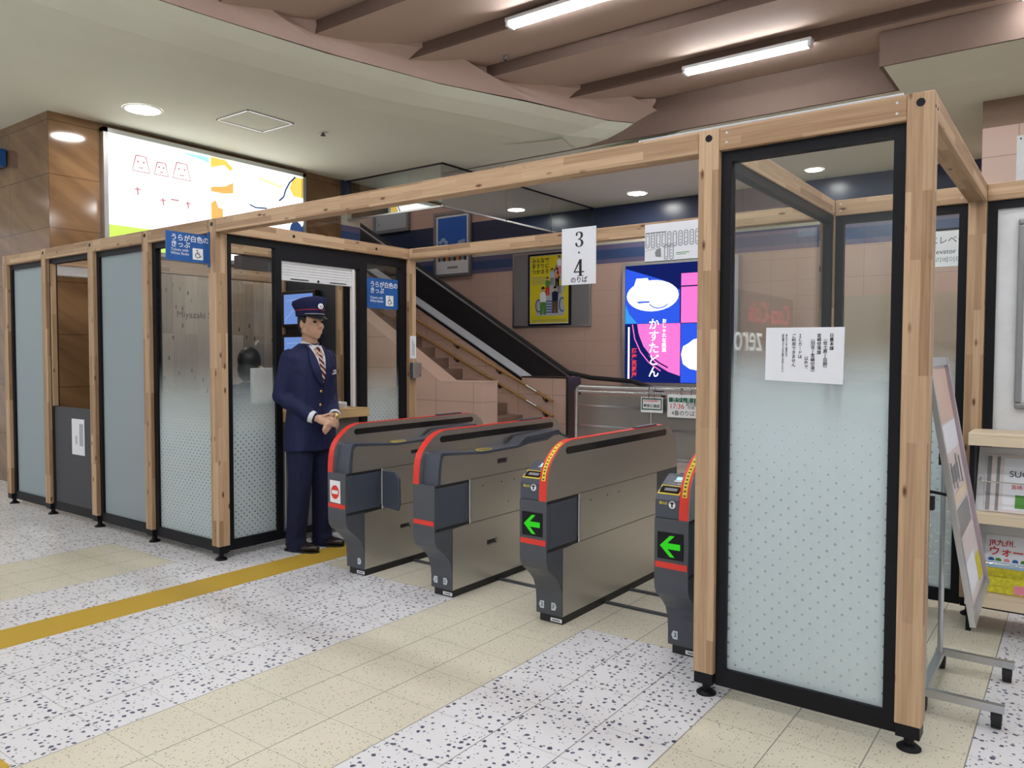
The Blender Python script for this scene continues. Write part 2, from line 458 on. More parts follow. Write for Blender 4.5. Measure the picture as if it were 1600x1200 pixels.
def stroke(mb, pts, w, axis, a0, a1):
    """a ribbon of width w along 2-D points"""
    L, R = [], []
    for i, p in enumerate(pts):
        q0, q1 = pts[max(i-1, 0)], pts[min(i+1, len(pts)-1)]
        dx, dy = q1[0]-q0[0], q1[1]-q0[1]; k = math.hypot(dx, dy) or 1
        L.append((p[0]-dy/k*w/2, p[1]+dx/k*w/2)); R.append((p[0]+dy/k*w/2, p[1]-dx/k*w/2))
    for i in range(len(pts)-1): mb.prism([L[i], L[i+1], R[i+1], R[i]], axis, a0, a1)
    return mb
def arc(cx, cy, r, a0, a1, n=12, ry=None):
    ry = r if ry is None else ry
    return [(cx+r*math.cos(math.radians(a0+(a1-a0)*i/n)), cy+ry*math.sin(math.radians(a0+(a1-a0)*i/n))) for i in range(n+1)]
# ------------------------------------------------------------------ the setting
struct(MB().box(-16, 8, -9, 9, -.12, 0).build('floor', 'terrazzo_tiles'))
struct(MB().box(-3.855, -3.585, -1.877, 3.6, 0, .003).build('trim_1', 'yellow_guide'))
struct(MB().box(-9, -2.412, -2.15, -1.878, 0, .003).build('trim_2', 'yellow_guide'))

ZC = 3.72
EDGE = [(-4.2, -4.5), (-4.4, -3.2), (-4.55, -2.0), (-4.62, -1.0), (-4.59, -.11), (-4.53, .34), (-4.40, 1.16), (-4.14, 2.19), (-3.80, 3.04), (-3.48, 3.98), (-2.93, 4.71)]
EDGE = [(.414+1.068*(x-.414), -2.912+1.068*(y+2.912)) for x, y in EDGE]
def make_ceiling():
    m = MB(); rows = []
    for x, y in EDGE:
        rows.append([m.bm.verts.new((x-d, y-.35*d, ZC+h)) for d, h in ((0, .16), (.18, .105), (.45, .045), (.8, .010), (1.2, 0))])
    for A, B in zip(rows, rows[1:]):
        for i in range(4): m.face([A[i], A[i+1], B[i+1], B[i]])
    for (a, A), (b, B) in zip(zip(EDGE, rows), zip(EDGE[1:], rows[1:])):
        if A[4].co.y > 4.2: continue
        y0, y1 = A[4].co.y, min(B[4].co.y, 4.24)
        m.poly([(A[4].co.x, y0, ZC), (B[4].co.x, B[4].co.y, ZC), (-16, B[4].co.y, ZC), (-16, y0, ZC)]) if B[4].co.y < 4.24 else m.poly([(A[4].co.x, y0, ZC), (B[4].co.x, 4.24, ZC), (-16, 4.24, ZC), (-16, y0, ZC)])
    yb = rows[-1][4].co.y
    m.poly([(-5.95, 4.24, ZC), (-4.2, 4.24, ZC), (EDGE[-1][0]-1.2, yb, ZC), (-3.3, 4.9, ZC), (-3.3, 7.9, ZC), (-5.95, 7.9, ZC)])
    m.poly([(-3.3, 4.9, ZC), (-3.3, 7.9, ZC), (6, 7.9, ZC), (6, 4.9, ZC)]); m.poly([(-3.3, 4.9, ZC), (6, 4.9, ZC), (6, 4.72, ZC), (-2.95, 4.72, ZC+.02)]); m.poly([(-3.3, 4.9, ZC), (-2.95, 4.72, ZC+.02), (EDGE[-1][0], EDGE[-1][1], ZC+.16), (EDGE[-1][0]-1.2, yb, ZC)])
    m.poly([(-.95, 4.02, ZC), (8, 4.02, ZC), (8, 4.72, ZC), (-.95, 4.72, ZC)])
    return struct(m.build('ceiling', 'soffit'))
make_ceiling()

STEPS = [-6.2, -5.4, -4.6, -3.75, -2.9, -2.05, -1.2, -.35, .5, 1.3, 2.15, 2.92, 3.87, 4.72]
def vault_z(t): return 3.99+.11*t-.012*math.sin(PI*t)
def make_vault():
    m = MB(); X0, X1 = -6.2, 9
    def band(p, q): m.poly([(X0, p[0], p[1]), (X1, p[0], p[1]), (X1, q[0], q[1]), (X0, q[0], q[1])])
    for a, b in zip(STEPS, STEPS[1:]):
        m.mi = 0; pts = [(a+(b-a)*k/8, vault_z(k/8)) for k in range(9)]
        for p, q in zip(pts, pts[1:]): band(p, q)
        if b < 4.7: m.mi = 1; band((b, vault_z(1)), (b, vault_z(0)))  # step faces take the dark fascia brown in place of their shade
    return struct(m.build('ceiling_vault', ['vault', 'brown_fascia_step_shade']))
make_vault()
def lerp_path(pts, n):
    d = [0]
    for a, b in zip(pts, pts[1:]): d.append(d[-1]+math.dist(a, b))
    out = []
    for i in range(n+1):
        t = d[-1]*i/n; k = 0
        while k < len(pts)-2 and d[k+1] < t: k += 1
        f = (t-d[k])/max(d[k+1]-d[k], 1e-6); out.append(tuple(pts[k][j]+(pts[k+1][j]-pts[k][j])*f for j in range(2)))
    return out
def make_cove():
    m = MB()
    bays = [([(-4.75, -2.7), (-4.95, -2.3), (-4.92, -1.9), (-4.84, -1.5), (-4.7, -1.0)], [(-4.55, -2.0), (-4.62, -1.0), (-4.6, -.4)]),
            ([(-4.7, -1.0), (-4.93, -.65), (-4.9, -.2), (-4.84, .3), (-4.69, .72)], [(-4.6, -.4), (-4.59, -.11), (-4.53, .34), (-4.38, 1.22)]),
            ([(-4.69, .72), (-4.76, 1.0), (-4.68, 1.35), (-4.56, 1.75), (-4.38, 2.06), (-4.15, 2.34)], [(-4.38, 1.22), (-4.14, 2.19), (-3.78, 3.04)]),
            ([(-4.15, 2.34), (-4.25, 2.75), (-4.16, 3.05), (-4.02, 3.4), (-3.86, 3.74), (-3.62, 4.0), (-3.43, 4.16)], [(-3.78, 3.04), (-3.48, 3.98), (-2.93, 4.66)]),
            ([(-3.43, 4.16), (-3.45, 4.45), (-3.3, 4.71), (-3.0, 4.715)], [(-2.93, 4.66), (-2.92, 4.68), (-2.90, 4.71)])]
    bays = [(U, [(.414+1.068*(x-.414), -2.912+1.068*(y+2.912)) for x, y in E]) for U, E in bays]
    for U, E in bays:
        n = 16; U = lerp_path(U, n); E = lerp_path(E, n); rows = []
        for (ux, uy), (ex, ey) in zip(U, E):
            rows.append([m.bm.verts.new((ex+(ux-ex)*t, ey+(uy-ey)*t, 3.885+(4.06-3.885)*t)) for t in (0, .25, .5, .75, 1)]+[m.bm.verts.new((ux-.03, uy, 4.3))])
        for A, B in zip(rows, rows[1:]):
            for i in range(5): m.face([A[i], A[i+1], B[i+1], B[i]])
    o = m.build('trim_3', 'cove', smooth=True)
    return struct(o)
make_cove()
struct(MB().box(-6.0, -.95, 4.69, 4.72, ZC-.0, 4.3).box(-.98, -.95, 4.0, 4.72, ZC+.001, 4.3).box(-.95, 9, 4.0, 4.03, ZC+.001, 4.3).build('trim_4', 'brown_fascia_step_shade'))

struct(MB().box(-14, -7.7, .5, 4.17, 0, ZC+.02).build('wall_left', 'brown_stone'))
struct(MB().box(-8.3, -7.68, 4.17, 4.50, 0, ZC+.02).build('pillar_left', 'banded_tile_wall'))
struct(MB().box(-15, 6, 7.9, 8.1, 0, 6.3).build('wall_back', 'banded_tile_wall'))
struct(MB().box(-2.35, 4, 7.86, 7.9, 0, 2.15).build('wall_back_panel', 'beige_panel'))
struct(MB().box(-15, -5.95, 4.1, 8.1, 6.2, 6.3).build('ceiling_upper', 'soffit'))
struct(MB().box(-15, -5.95, 4.14, 4.24, ZC+.03, 6.2).box(-5.95, -5.85, 4.24, 7.9, ZC+.03, 6.2).build('wall_shaft', 'pink_tile'))
m = MB(); m.box(-.385, 1.6, 5.5, 6.8, 0, 3.47); m.mi = 1; m.box(-.387, 1.6, 5.498, 6.8, 3.47, 3.72)
struct(m.build('pillar_right', ['pink_tile', 'brown_band']))
struct(MB().box(1.6, 1.7, 3.2, 7.9, 0, 3.72).build('wall_right', 'pink_tile'))

# stair, its side walls and the escalator
def slope_z(x, x0, z0, k): return z0+(x0-x)*k
struct(MB().prism([(-5.31, 0), (-5.31, 1.04), (-5.96, 1.03), (-12, 1.03+6.04*.60), (-12, 0)], 'y', 4.24, 4.54).build('wall_stair_front', 'pink_tile'))
m = MB(); m.prism([(-5.30, 1.04), (-5.30, 1.055), (-5.965, 1.045), (-12, 1.045+6.035*.60), (-12, 1.03+6.04*.60), (-5.96, 1.03)], 'y', 4.235, 4.55)
struct(m.build('trim_5', 'pink_cap'))
m = MB(); st = []
for k in range(26):
    x = -5.55-.285*k; st += [(x, .165*k), (x, .165*(k+1))]
st += [(-5.55-.285*26, .165*26), (-5.55-.285*26, 0)]
struct(m.prism(st, 'y', 4.54, 6.2).build('stairs', 'stair_tile'))
struct(MB().prism([(-5.36, 0), (-5.36, 1.04), (-6.14, 1.04), (-12, 1.04+5.86*.545), (-12, 0)], 'y', 6.2, 6.42).build('wall_stair_back', 'pink_tile'))
struct(MB().box(-5.36, -5.32, 6.17, 6.5, 0, 1.06).build('trim_6', 'dark_steel'))

esc = thing('escalator', 'escalator rising behind the stair with black balustrade and grey deck', 'escalator', (-6, 7, 0))
MB().prism([(-6.14, 1.04), (-6.14, 1.06), (-12, 1.06+5.86*.545), (-12, 1.04+5.86*.545)], 'y', 6.19, 6.46).build('deck', 'deck_metal', esc)
MB().prism([(-5.36, 1.04), (-5.36, 1.06), (-6.14, 1.06), (-6.14, 1.04)], 'y', 6.19, 6.46).build('deck_end', 'dark_steel', esc)
MB().prism([(-6.14, 1.00), (-6.14, 1.04), (-12, 1.04+5.86*.545), (-12, 1.0+5.86*.545)], 'y', 6.175, 6.2).build('deck_edge', 'black_metal', esc)
MB().prism([(-5.7, 0), (-5.7, .93), (-12, .93+6.3*.585), (-12, 0)], 'y', 7.05, 7.12).build('balustrade', 'escalator_black', esc)
MB().prism([(-5.7, .93), (-5.7, .97), (-12, .97+6.3*.585), (-12, .93+6.3*.585)], 'y', 7.03, 7.14).build('balustrade_trim', 'chrome', esc)
MB().tube([(-4.2, 7.08, .55), (-4.35, 7.08, .86), (-4.8, 7.08, .99), (-5.5, 7.08, 1.03)]+[(-5.9-.5*k, 7.08, 1.10+.2925*k) for k in range(13)], .035).build('handrail', 'rubber', esc)
MB().prism([(-5.5, 0), (-5.5, .05), (-12, .05+6.5*.56), (-12, 0)], 'y', 6.5, 7.05).build('step_band', 'dark_steel', esc)

for z0, lab in ((1.92, 'upper wooden handrail of the stair wall with steel brackets'), (1.71, 'lower wooden handrail of the stair wall with steel brackets')):
    k = .462
    h = thing('handrail', lab, 'handrail', (-6.5, 6.1, z0-.75), 'handrails on the stair wall')
    x1, x2 = -11.5, -5.53
    f = lambda x: z0-(x+8.13)*k
    MB().tube([(x1, 6.1, f(x1)), (x2-.45, 6.1, f(x2-.45)), (x2, 6.1, f(x2))], .021).build('rail', 'handrail_wood', h, smooth=True)
    MB().cyl((-5.98, 6.1, f(-5.98)), (-5.80, 6.1, f(-5.80)), .0225).build('joint_sleeve', 'chrome', h, smooth=True)
    for xb in (-7.35, -6.53, -5.70, -8.3, -9.2):
        MB().tube([(xb, 6.1, f(xb)-.02), (xb, 6.12, f(xb)-.06), (xb, 6.195, f(xb)-.07)], .009).cyl((xb, 6.185, f(xb)-.07), (xb, 6.2, f(xb)-.07), .032).build('bracket', 'dark_steel', h, smooth=True)

bar = thing('barrier', 'long stainless steel railing with metal infill panels beside the stair', 'railing', (-4, 5.6, 0))
MB().tube([(-4.84, 5.6, 0), (-4.84, 5.6, .90), (-4.82, 5.6, .945), (-4.77, 5.6, .965), (-.5, 5.6, .965)], .026, 14).build('top_rail', 'chrome', bar, smooth=True)
MB().tube([(-4.80, 5.6, .905), (-.5, 5.6, .905)], .02, 12).build('under_rail', 'chrome', bar, smooth=True)
for z in (.725, .47, .13): MB().box(-4.82, -.5, 5.585, 5.602, z-.012, z+.012).build('cross_bar', 'chrome', bar)
MB().box(-4.81, -.5, 5.605, 5.62, .10, .86).build('infill_panel', 'steel_x', bar)
for x in (-3.78, -2.7, -1.6): MB().cyl((x, 5.6, 0), (x, 5.6, .95), .018).build('post', 'alu', bar, smooth=True)

# smoke barrier of glass around the stair opening
def smoke_pane(name, a, b, label):
    o = thing(name, label, 'glass panel', ((a[0]+b[0])/2, (a[1]+b[1])/2, 3.19), 'glass smoke barrier round the stair opening')
    x0, x1 = sorted((a[0], b[0])); y0, y1 = sorted((a[1], b[1]))
    alongx = x1-x0 > y1-y0
    e = .004
    (MB().box(x0, x1, y0-e, y0+e, 3.20, 3.715) if alongx else MB().box(x0-e, x0+e, y0, y1, 3.20, 3.715)).build('pane', 'smoke_glass', o)
    e = .012
    (MB().box(x0, x1, y0-e, y0+e, 3.18, 3.20) if alongx else MB().box(x0-e, x0+e, y0, y1, 3.18, 3.20)).build('bottom_rail', 'alu', o)
    (MB().box(x0, x1, y0-e, y0+e, 3.70, 3.718) if alongx else MB().box(x0-e, x0+e, y0, y1, 3.70, 3.718)).build('top_rail', 'black_metal', o)
smoke_pane('smoke_barrier_glass', (-7.66, 4.26), (-5.97, 4.26), 'hanging glass smoke barrier running from the blue tiled pillar along the stair opening')
smoke_pane('smoke_barrier_glass', (-5.95, 4.25), (-5.95, 5.55), 'hanging glass smoke barrier pane at the corner turning towards the back wall')
smoke_pane('smoke_barrier_glass', (-5.95, 5.57), (-5.95, 6.65), 'middle hanging glass smoke barrier pane running towards the back wall')
smoke_pane('smoke_barrier_glass', (-5.95, 6.67), (-5.95, 7.88), 'hanging glass smoke barrier pane meeting the dark blue tiles of the back wall')
# ------------------------------------------------------------------ timber framed booths
WP = .084; ZT, ZB, ZW = 2.25, 2.162, .095
X = [-7.476, -6.691, -5.870, -5.0515, -4.2145, -.8248, -.084]
D1, D2 = 1.79, 1.744
def post(root, x, y, holes='', foot=True):
    MB().box(x, x+WP, y, y+WP, ZW, ZT).build('post', 'wood_z', root, bevel=.004)
    if foot:
        m = MB(); m.box(x+.004, x+WP-.004, y+.004, y+WP-.004, .05, ZW)
        m.cyl((x+WP/2, y+WP/2, .008), (x+WP/2, y+WP/2, .05), .017)
        m.loft([m.ring((x+WP/2, y+WP/2, z), (1, 0, 0), (0, 1, 0), r, r, 20) for z, r in ((0, .040), (.006, .040), (.014, .030), (.022, .018))])
        m.build('foot', 'black_metal', root)
    for h in holes:
        m = MB()
        if h == 'f': m.cyl((x+WP/2, y-.0015, 2.215), (x+WP/2, y+.001, 2.215), .014)
        if h == 'r': m.cyl((x+WP-.001, y+WP/2, 2.215), (x+WP+.0015, y+WP/2, 2.215), .012)
        m.build('bolt_hole', 'black_metal', root)
def beam_x(root, x0, x1, y, bolts=True, name='beam'):
    o = MB().box(x0, x1, y, y+WP, ZB, ZT).build(name, 'wood_x', root, bevel=.004)
    if bolts:
        m = MB()
        for x in (x0+.03, x1-.03):
            for z in (2.19, 2.226): m.cyl((x, y-.0015, z), (x, y+.001, z), .0045, n=8)
        m.build('bolts', 'alu', root if o.parent == root else o)
    return o
def beam_y(root, x, y0, y1, holes=()):
    o = MB().box(x, x+WP, y0, y1, ZB, ZT).build('beam', 'wood_y', root, bevel=.004)
    for y in holes: MB().cyl((x+WP-.001, y, 2.208), (x+WP+.0015, y, 2.208), .011).build('bolt_hole', 'black_metal', root)
    return o
def panel(root, axis, p0, p1, q, pane, z0=.05, z1=ZB, fw=.042, fd=.045, bottom=.07, name='glazed_panel', pz0=None):
    """black framed pane between p0 and p1 along axis; q = near face of the frame on the other axis"""
    def B(mb, a, b, c, d, z0, z1): return mb.box(a, b, c, d, z0, z1) if axis == 'x' else mb.box(c, d, a, b, z0, z1)
    m = MB()
    B(m, p0, p0+fw, q, q+fd, z0, z1); B(m, p1-fw, p1, q, q+fd, z0, z1)
    B(m, p0+fw, p1-fw, q, q+fd, z1-fw, z1); B(m, p0+fw, p1-fw, q, q+fd, z0, z0+bottom)
    fr = m.build(name+'_frame', 'black_metal', root)
    if not pane: return fr
    g = MB(); B(g, p0+fw, p1-fw, q+fd*.4, q+fd*.4+.006, (pz0 or z0+bottom), z1-fw)
    g.build('pane', pane, fr)
    return fr

booth = thing('ticket_booth', 'timber framed ticket booth of frosted glass bays with black frames', 'booth', (-5.8, .9, 0))
for i in range(5): post(booth, X[i], 0, 'f' if i else '')
for i in range(4): beam_x(booth, X[i]+WP, X[i+1], 0, i > 2)
for i, k in enumerate(('full_frost', None, 'full_frost', 'dotted_frost_fine')):
    a, b = X[i]+WP, X[i+1]
    if k: panel(booth, 'x', a, b, .030, k)
    else:
        panel(booth, 'x', a, b, .030, None)
        MB().box(a+.042, b-.042, .034, .06, .12, .925).build('lower_panel', 'grey_panel_door', booth)
        MB().box(a+.04, a+.055, .02, .06, .93, 2.12).build('door_edge', 'wood_z', booth)
for x in (X[2], X[3], X[4]): post(booth, x, D1)
beam_x(booth, X[0], X[4], D1, False); beam_y(booth, X[0], WP, D1)
beam_y(booth, X[4], WP, D1, (.62, 1.42)); beam_y(booth, X[3], WP, D1)
xs = X[4]+WP-.075
panel(booth, 'y', WP, .535, xs, 'dotted_frost_fine', fw=.05)
panel(booth, 'y', 1.27, D1, xs, 'dotted_frost_fine', fw=.075)
MB().box(xs, xs+.045, .535, 1.27, 2.035, ZB).build('window_head', 'black_metal', booth); MB().box(xs, xs+.045, .535, 1.27, .05, .10).build('window_kerb', 'black_metal', booth)
m = MB()
for k in range(7): m.box(xs+.006, xs+.03, .54, 1.215, 1.895+.02*k, 1.913+.02*k)
m.box(xs+.004, xs+.034, .54, 1.215, 1.895, 1.925)
sh = m.build('roller_shutter', 'white_plastic', booth)
MB().box(xs+.033, xs+.037, .62, .78, 1.906, 1.912).box(xs+.033, xs+.037, .98, 1.14, 1.906, 1.912).cyl((xs+.03, .87, 1.908), (xs+.038, .87, 1.908), .009).build('shutter_grip', 'black_metal', sh)
MB().box(xs+.01, xs+.04, 1.20, 1.222, .96, 2.03).build('window_jamb', 'white_plastic', booth)
MB().box(xs-.30, xs+.115, .54, 1.30, .885, .955).build('counter', 'counter_wood', booth, bevel=.004)
MB().box(xs+.0, xs+.03, .54, 1.27, .10, .885).build('counter_front', 'grey_board', booth)
MB().box(xs+.03, xs+.036, .56, .566, .12, .86).box(xs+.03, xs+.036, .90, .906, .12, .86).build('counter_front_seam', 'white_plastic', booth)
# inside: plank wall, dark rear bay, clear rear bay
o = MB().box(-5.95, -5.89, .09, D1, .05, 2.05).build('plank_wall', 'plank_wall_wood', booth)
text('Miyazaki Sta.', (-5.888, .745, 1.71), .075, 'ink_brown', o, '+x', width=.405, align='LEFT', bold=.001)
MB().box(-5.96, -5.88, .09, D1, 2.06, ZB).build('wall_beam', 'wood_y', booth)
MB().box(X[2]+WP, X[3], D1+.02, D1+.06, .05, 2.12).build('rear_panel', 'dark_panel', booth)
panel(booth, 'x', X[3]+WP, X[4], D1+.02, 'clear_glass')
MB().box(-5.1, -5.0, .785, 1.7, 2.055, 2.16).build('header_box', 'dark_panel', booth)
MB().box(-7.36, -7.26, .2, 1.7, 2.10, 2.19).build('shutter_box', 'white_plastic', booth); MB().box(-7.36, -7.24, .2, 1.7, 2.19, 2.25).build('shutter_beam', 'wood_y', booth)

gate_beam = tag(MB().box(X[4]+WP, X[5], 0, WP, ZB, ZT).build('overhead_beam', 'wood_x', None, bevel=.004), 'long front timber beam over the ticket gates, knotty and laminated', 'beam')
tag(MB().box(X[4]+WP, X[5], D1, D1+WP, ZB, ZT).build('overhead_beam', 'wood_x', None, bevel=.004), 'rear timber beam behind the ticket gates carrying the platform notice', 'beam')

cab = thing('glass_screen', 'tall timber and glass screen with dotted frosting nearest the camera', 'glass screen', (-.41, .87, 0))
post(cab, X[5], 0, 'f'); post(cab, X[6], 0, 'f'); post(cab, X[5], D2); post(cab, X[6], D2)
beam_x(cab, X[5]+WP, X[6], 0); beam_x(cab, X[5]+WP, X[6], D2)
beam_y(cab, X[5], WP, D2); beam_y(cab, X[6], WP, D2)
panel(cab, 'x', X[5]+WP, X[6], .026, 'dotted_frost')
panel(cab, 'x', X[5]+WP, X[6], D2+.02, 'dotted_frost')
panel(cab, 'y', WP, D2, X[5]+.03, 'dotted_frost')
MB().tube([(-1.1, .03, ZT+.008), (-.1, .03, ZT+.008)], .007).tube([(-1.1, .05, ZT+.007), (-.06, .05, ZT+.007)], .006).build('conduit', 'pale_grey', cab)
m = MB()
for y in (.02, .06): m.cyl((-.001, y, 2.2), (.0015, y, 2.2), .005, n=8)
m.cyl((-.06, .04, ZT-.001), (-.06, .04, ZT+.002), .006, n=8)
m.build('bolts', 'black_metal', cab)

par = thing('notice_partition', 'timber framed partition with a white notice board beside the glass screen', 'partition', (.5, D2, 0))
beam_x(par, 0, 1.3, D2, False); post(par, 1.3, D2)
fr = panel(par, 'x', 0.004, 1.3, D2+.02, 'white_plastic')

# things fixed to the booths
sgn = thing('projecting_sign', 'blue projecting sign with white lettering and wheelchair mark on the booth corner post', 'sign', (-4.2, -.15, 1.95))
m = MB(); m.box(-4.203, -4.195, -.30, -.008, 1.958, 2.14); m.build('sign_board', 'sign_blue', sgn)
MB().box(-4.207, -4.191, -.014, 0, 1.935, 2.165).build('mounting_flange', 'sign_blue', sgn, bevel=.004)
def ticket_sign(root, x, ya, yb, za, zb):
    s = (yb-ya)/.29
    text('うらが白色の\nきっぷ', (x, ya+.03*s, zb-.016*s), .044*s, 'sign_white', root, '+x', align='LEFT', valign='TOP', bold=.0006, line=.95)
    text('Tickets with\nWhite Backs', (x, ya+.03*s, za+.062*s), .024*s, 'sign_white', root, '+x', align='LEFT', valign='TOP_BASELINE', bold=.0008, line=.95)
    y0, z0, q = ya+.178*s, za+.018*s, .072*s
    MB().box(x-.0005, x+.0008, y0, y0+q, z0, z0+q).build('wheelchair_plate', 'sign_white', root)
    m = MB(); cx, cz = y0+q*.5, z0+q*.5; a0, a1 = x+.0008, x+.0016; u = q/72
    stroke(m, [(cx+p[0]*u, cz+p[1]*u) for p in ((-5, 14), (-4, 0), (10, 0), (17, -17), (24, -15))], 5.5*u, 'x', a0, a1)
    stroke(m, [(cx+p[0]*u, cz+p[1]*u) for p in ((-4, 8), (9, 8))], 4.5*u, 'x', a0, a1)
    m.prism(disc_pts(cx-5*u, cz+23*u, 5*u, 5*u, 14), 'x', a0, a1)
    stroke(m, [(cx+a*u, cz+b*u) for a, b in arc(-1, -8, 16, 130, 345, 18)], 4.5*u, 'x', a0, a1)
    m.build('wheelchair_mark', 'ink_black', root)
ticket_sign(sgn, -4.1945, -.30, -.01, 1.958, 2.14)
sgn2 = thing('window_sign', 'blue square sign with white lettering stuck on the booth glass beside the counter', 'sign', (-4.16, 1.53, 1.74))
xg = X[4]+WP-.075+.045*.4+.006
MB().box(xg+.001, xg+.003, 1.348, 1.705, 1.74, 1.985).build('sign_board', 'sign_blue', sgn2)
ticket_sign(sgn2, xg+.0035, 1.36, 1.70, 1.745, 1.975)

ic = thing('call_box', 'small grey call box on the rear corner post of the booth', 'call box', (-4.12, 1.84, 1.17))
MB().box(-4.1298, -4.085, 1.795, 1.895, 1.172, 1.302).build('case', 'alu', ic, bevel=.004)
MB().cyl((-4.086, 1.875, 1.195), (-4.083, 1.875, 1.195), .006).build('button', 'ink_black', ic)
lb = thing('notice_strip', 'narrow white notice strip above the grey call box', 'notice', (-4.13, 1.835, 1.33))
MB().box(-4.1304, -4.128, 1.80, 1.87, 1.336, 1.525).build('paper', 'white_paper', lb)
m = MB()
for k in range(3): m.box(-4.128, -4.1275, 1.822+.012*k, 1.827+.012*k, 1.36, 1.50-.02*k)
m.build('lettering', 'ink_grey', lb)

nt = thing('platform_notice', 'white hanging notice with large black numerals for platforms 3 and 4', 'notice', (-2.47, D1-.01, 1.86))
MB().box(-2.612, -2.33, D1-.006, D1-.003, 1.868, 2.268).build('paper', 'white_paper', nt)
def numeral3(m, cx, cz, h, a0, a1):
    u = h/100
    P = lambda L: [(cx+x*u, cz+z*u) for x, z in L]
    out = [(-25, 26), (-25, 38), (-16, 47), (-2, 50), (14, 48), (26, 40), (30, 27), (26, 13), (14, 4), (8, 2), (22, -4), (31, -14), (33, -26), (27, -40), (14, -48), (-3, -50), (-18, -46), (-28, -36), (-28, -25),
           (-22, -20), (-15, -24), (-14, -32), (-10, -41), (-2, -45), (8, -43), (15, -34), (16, -22), (12, -10), (2, -3), (-8, -2), (-8, 3), (2, 5), (10, 12), (13, 25), (10, 38), (2, 45), (-7, 44), (-13, 38), (-12, 28), (-18, 22)]
    m.prism(P(out), 'y', a0, a1)
def numeral4(m, cx, cz, h, a0, a1):
    u = h/100; P = lambda L: [(cx+x*u, cz+z*u) for x, z in L]
    m.prism(P([(4, 50), (19, 50), (19, -46), (2, -46), (2, 36)]), 'y', a0, a1)
    m.prism(P([(5, 50), (-36, -22), (-28, -22), (8, 36)]), 'y', a0, a1)
    m.prism(P([(-36, -28), (36, -28), (36, -21), (-36, -21)]), 'y', a0, a1)
    m.prism(P([(-10, -50), (30, -50), (30, -46), (-10, -46)]), 'y', a0, a1)
m = MB(); a0, a1 = D1-.0075, D1-.006
numeral3(m, -2.468, 2.185, .108, a0, a1); numeral4(m, -2.468, 1.985, .118, a0, a1)
m.prism(disc_pts(-2.468, 2.092, .007, .007, 12), 'y', a0, a1)
m.build('numerals', 'ink_black', nt)
text('のりば', (-2.468, D1-.0065, 1.897), .05, 'ink_black', nt, width=.135, bold=.0006)
m = MB()
for x in (-2.59, -2.35): m.cyl((x, D1-.009, 2.252), (x, D1-.005, 2.252), .004, n=8)
m.build('pins', 'alu', nt)

tn = thing('train_notice', 'white notice with a diagram of train cars hanging from the rear beam', 'notice', (-1.75, D1-.01, 2.0))
MB().box(-1.955, -1.50, D1-.006, D1-.003, 1.985, 2.235).build('paper', 'white_paper', tn)
m = MB(); a0, a1 = D1-.0075, D1-.006
def car(m, cx, cz, dots):
    w, h = .012, .052
    ring = [(cx+x, cz+z) for x, z in [(-w, -h+.02)]+arc(0, -h+.016, w, 180, 360, 8)+[(w, h-.02)]+arc(0, h-.016, w, 0, 180, 8)+[(-w, -h+.02)]]
    stroke(m, ring, .005, 'y', a0, a1)
    for d in range(dots): m.prism(disc_pts(cx, cz+(h-.022)*(1-2*d/(dots-1)), .0042, .0042, 8), 'y', a0, a1)
for k, d in enumerate((2, 4, 2, 2, 3, 2, 4, 3, 4, 3)): car(m, -1.935+.039*k, 2.128, d)
car(m, -1.80, 2.045, 2); car(m, -1.762, 2.045, 4)
m.prism([(-1.875, 2.02), (-1.835, 2.015), (-1.84, 2.075), (-1.868, 2.068), (-1.88, 2.045)], 'y', a0, a1)
stroke(m, [(-1.95, 2.06), (-1.87, 2.075)], .002, 'y', a0, a1)
m.build('diagram', 'ink_grey', tn)
MB().box(-1.955, -1.50, D1-.0065, D1-.006, 1.985, 1.99).box(-1.95, -1.80, D1-.0065, D1-.006, 2.176, 2.180).build('rule', 'ink_black', tn)
MB().box(-1.73, -1.64, D1-.0065, D1-.006, 2.032, 2.037).box(-1.73, -1.66, D1-.0065, D1-.006, 2.022, 2.026).build('green_line', 'leaf_green', tn)

pp = thing('posted_notice', 'white landscape notice in vertical writing taped on the dotted glass screen', 'notice', (-.42, .04, 1.27))
yg = .026+.045*.4-.001
MB().prism([(-.563, 1.275), (-.281, 1.264), (-.278, 1.472), (-.561, 1.474)], 'y', yg-.002, yg).build('paper', 'white_paper', pp)
cols = [('日豊本線', -.322, 0, .0155), ('︵佐土原〜田野︶', -.344, .012, .0155), ('宮崎空港線', -.366, 0, .0155), ('︵田吉〜宮崎空港︶', -.388, .012, .0155), ('以外で', -.411, .084, .0155), ('ＩＣカードは', -.434, 0, .0155), ('ご利用できません', -.457, 0, .0155)]
cols = [(s.replace('〜', '∫').replace('ー', '︱'), x, d, z) for s, x, d, z in cols]
for s, x, d, sz in cols:
    text('\n'.join(s), (x, yg-.0025, 1.449-d), sz, 'ink_black', pp, align='CENTER', valign='TOP', bold=.00015, line=1.0)
for s, x, dz in (('あらかじめご乗車の方', -.484, 0), ('券売機できっぷをお買い求めください', -.497, 0)):
    text('\n'.join(s), (x, yg-.0025, 1.449), .0085, 'ink_black', pp, align='CENTER', valign='TOP', line=1.0)

dn = thing('door_notice', 'small white notice taped on the dark lower panel of the booth', 'notice', (-6.14, .03, .54))
MB().box(-6.255, -6.04, .031, .0335, .545, .838).build('paper', 'white_paper', dn)
m = MB()
for k in range(3): m.box(-6.12+.022*k, -6.108+.022*k, .0302, .031, .62, .80)
for k in range(2): m.box(-6.19+.018*k, -6.183+.018*k, .0302, .031, .63, .70)
m.build('lettering', 'ink_grey', dn)

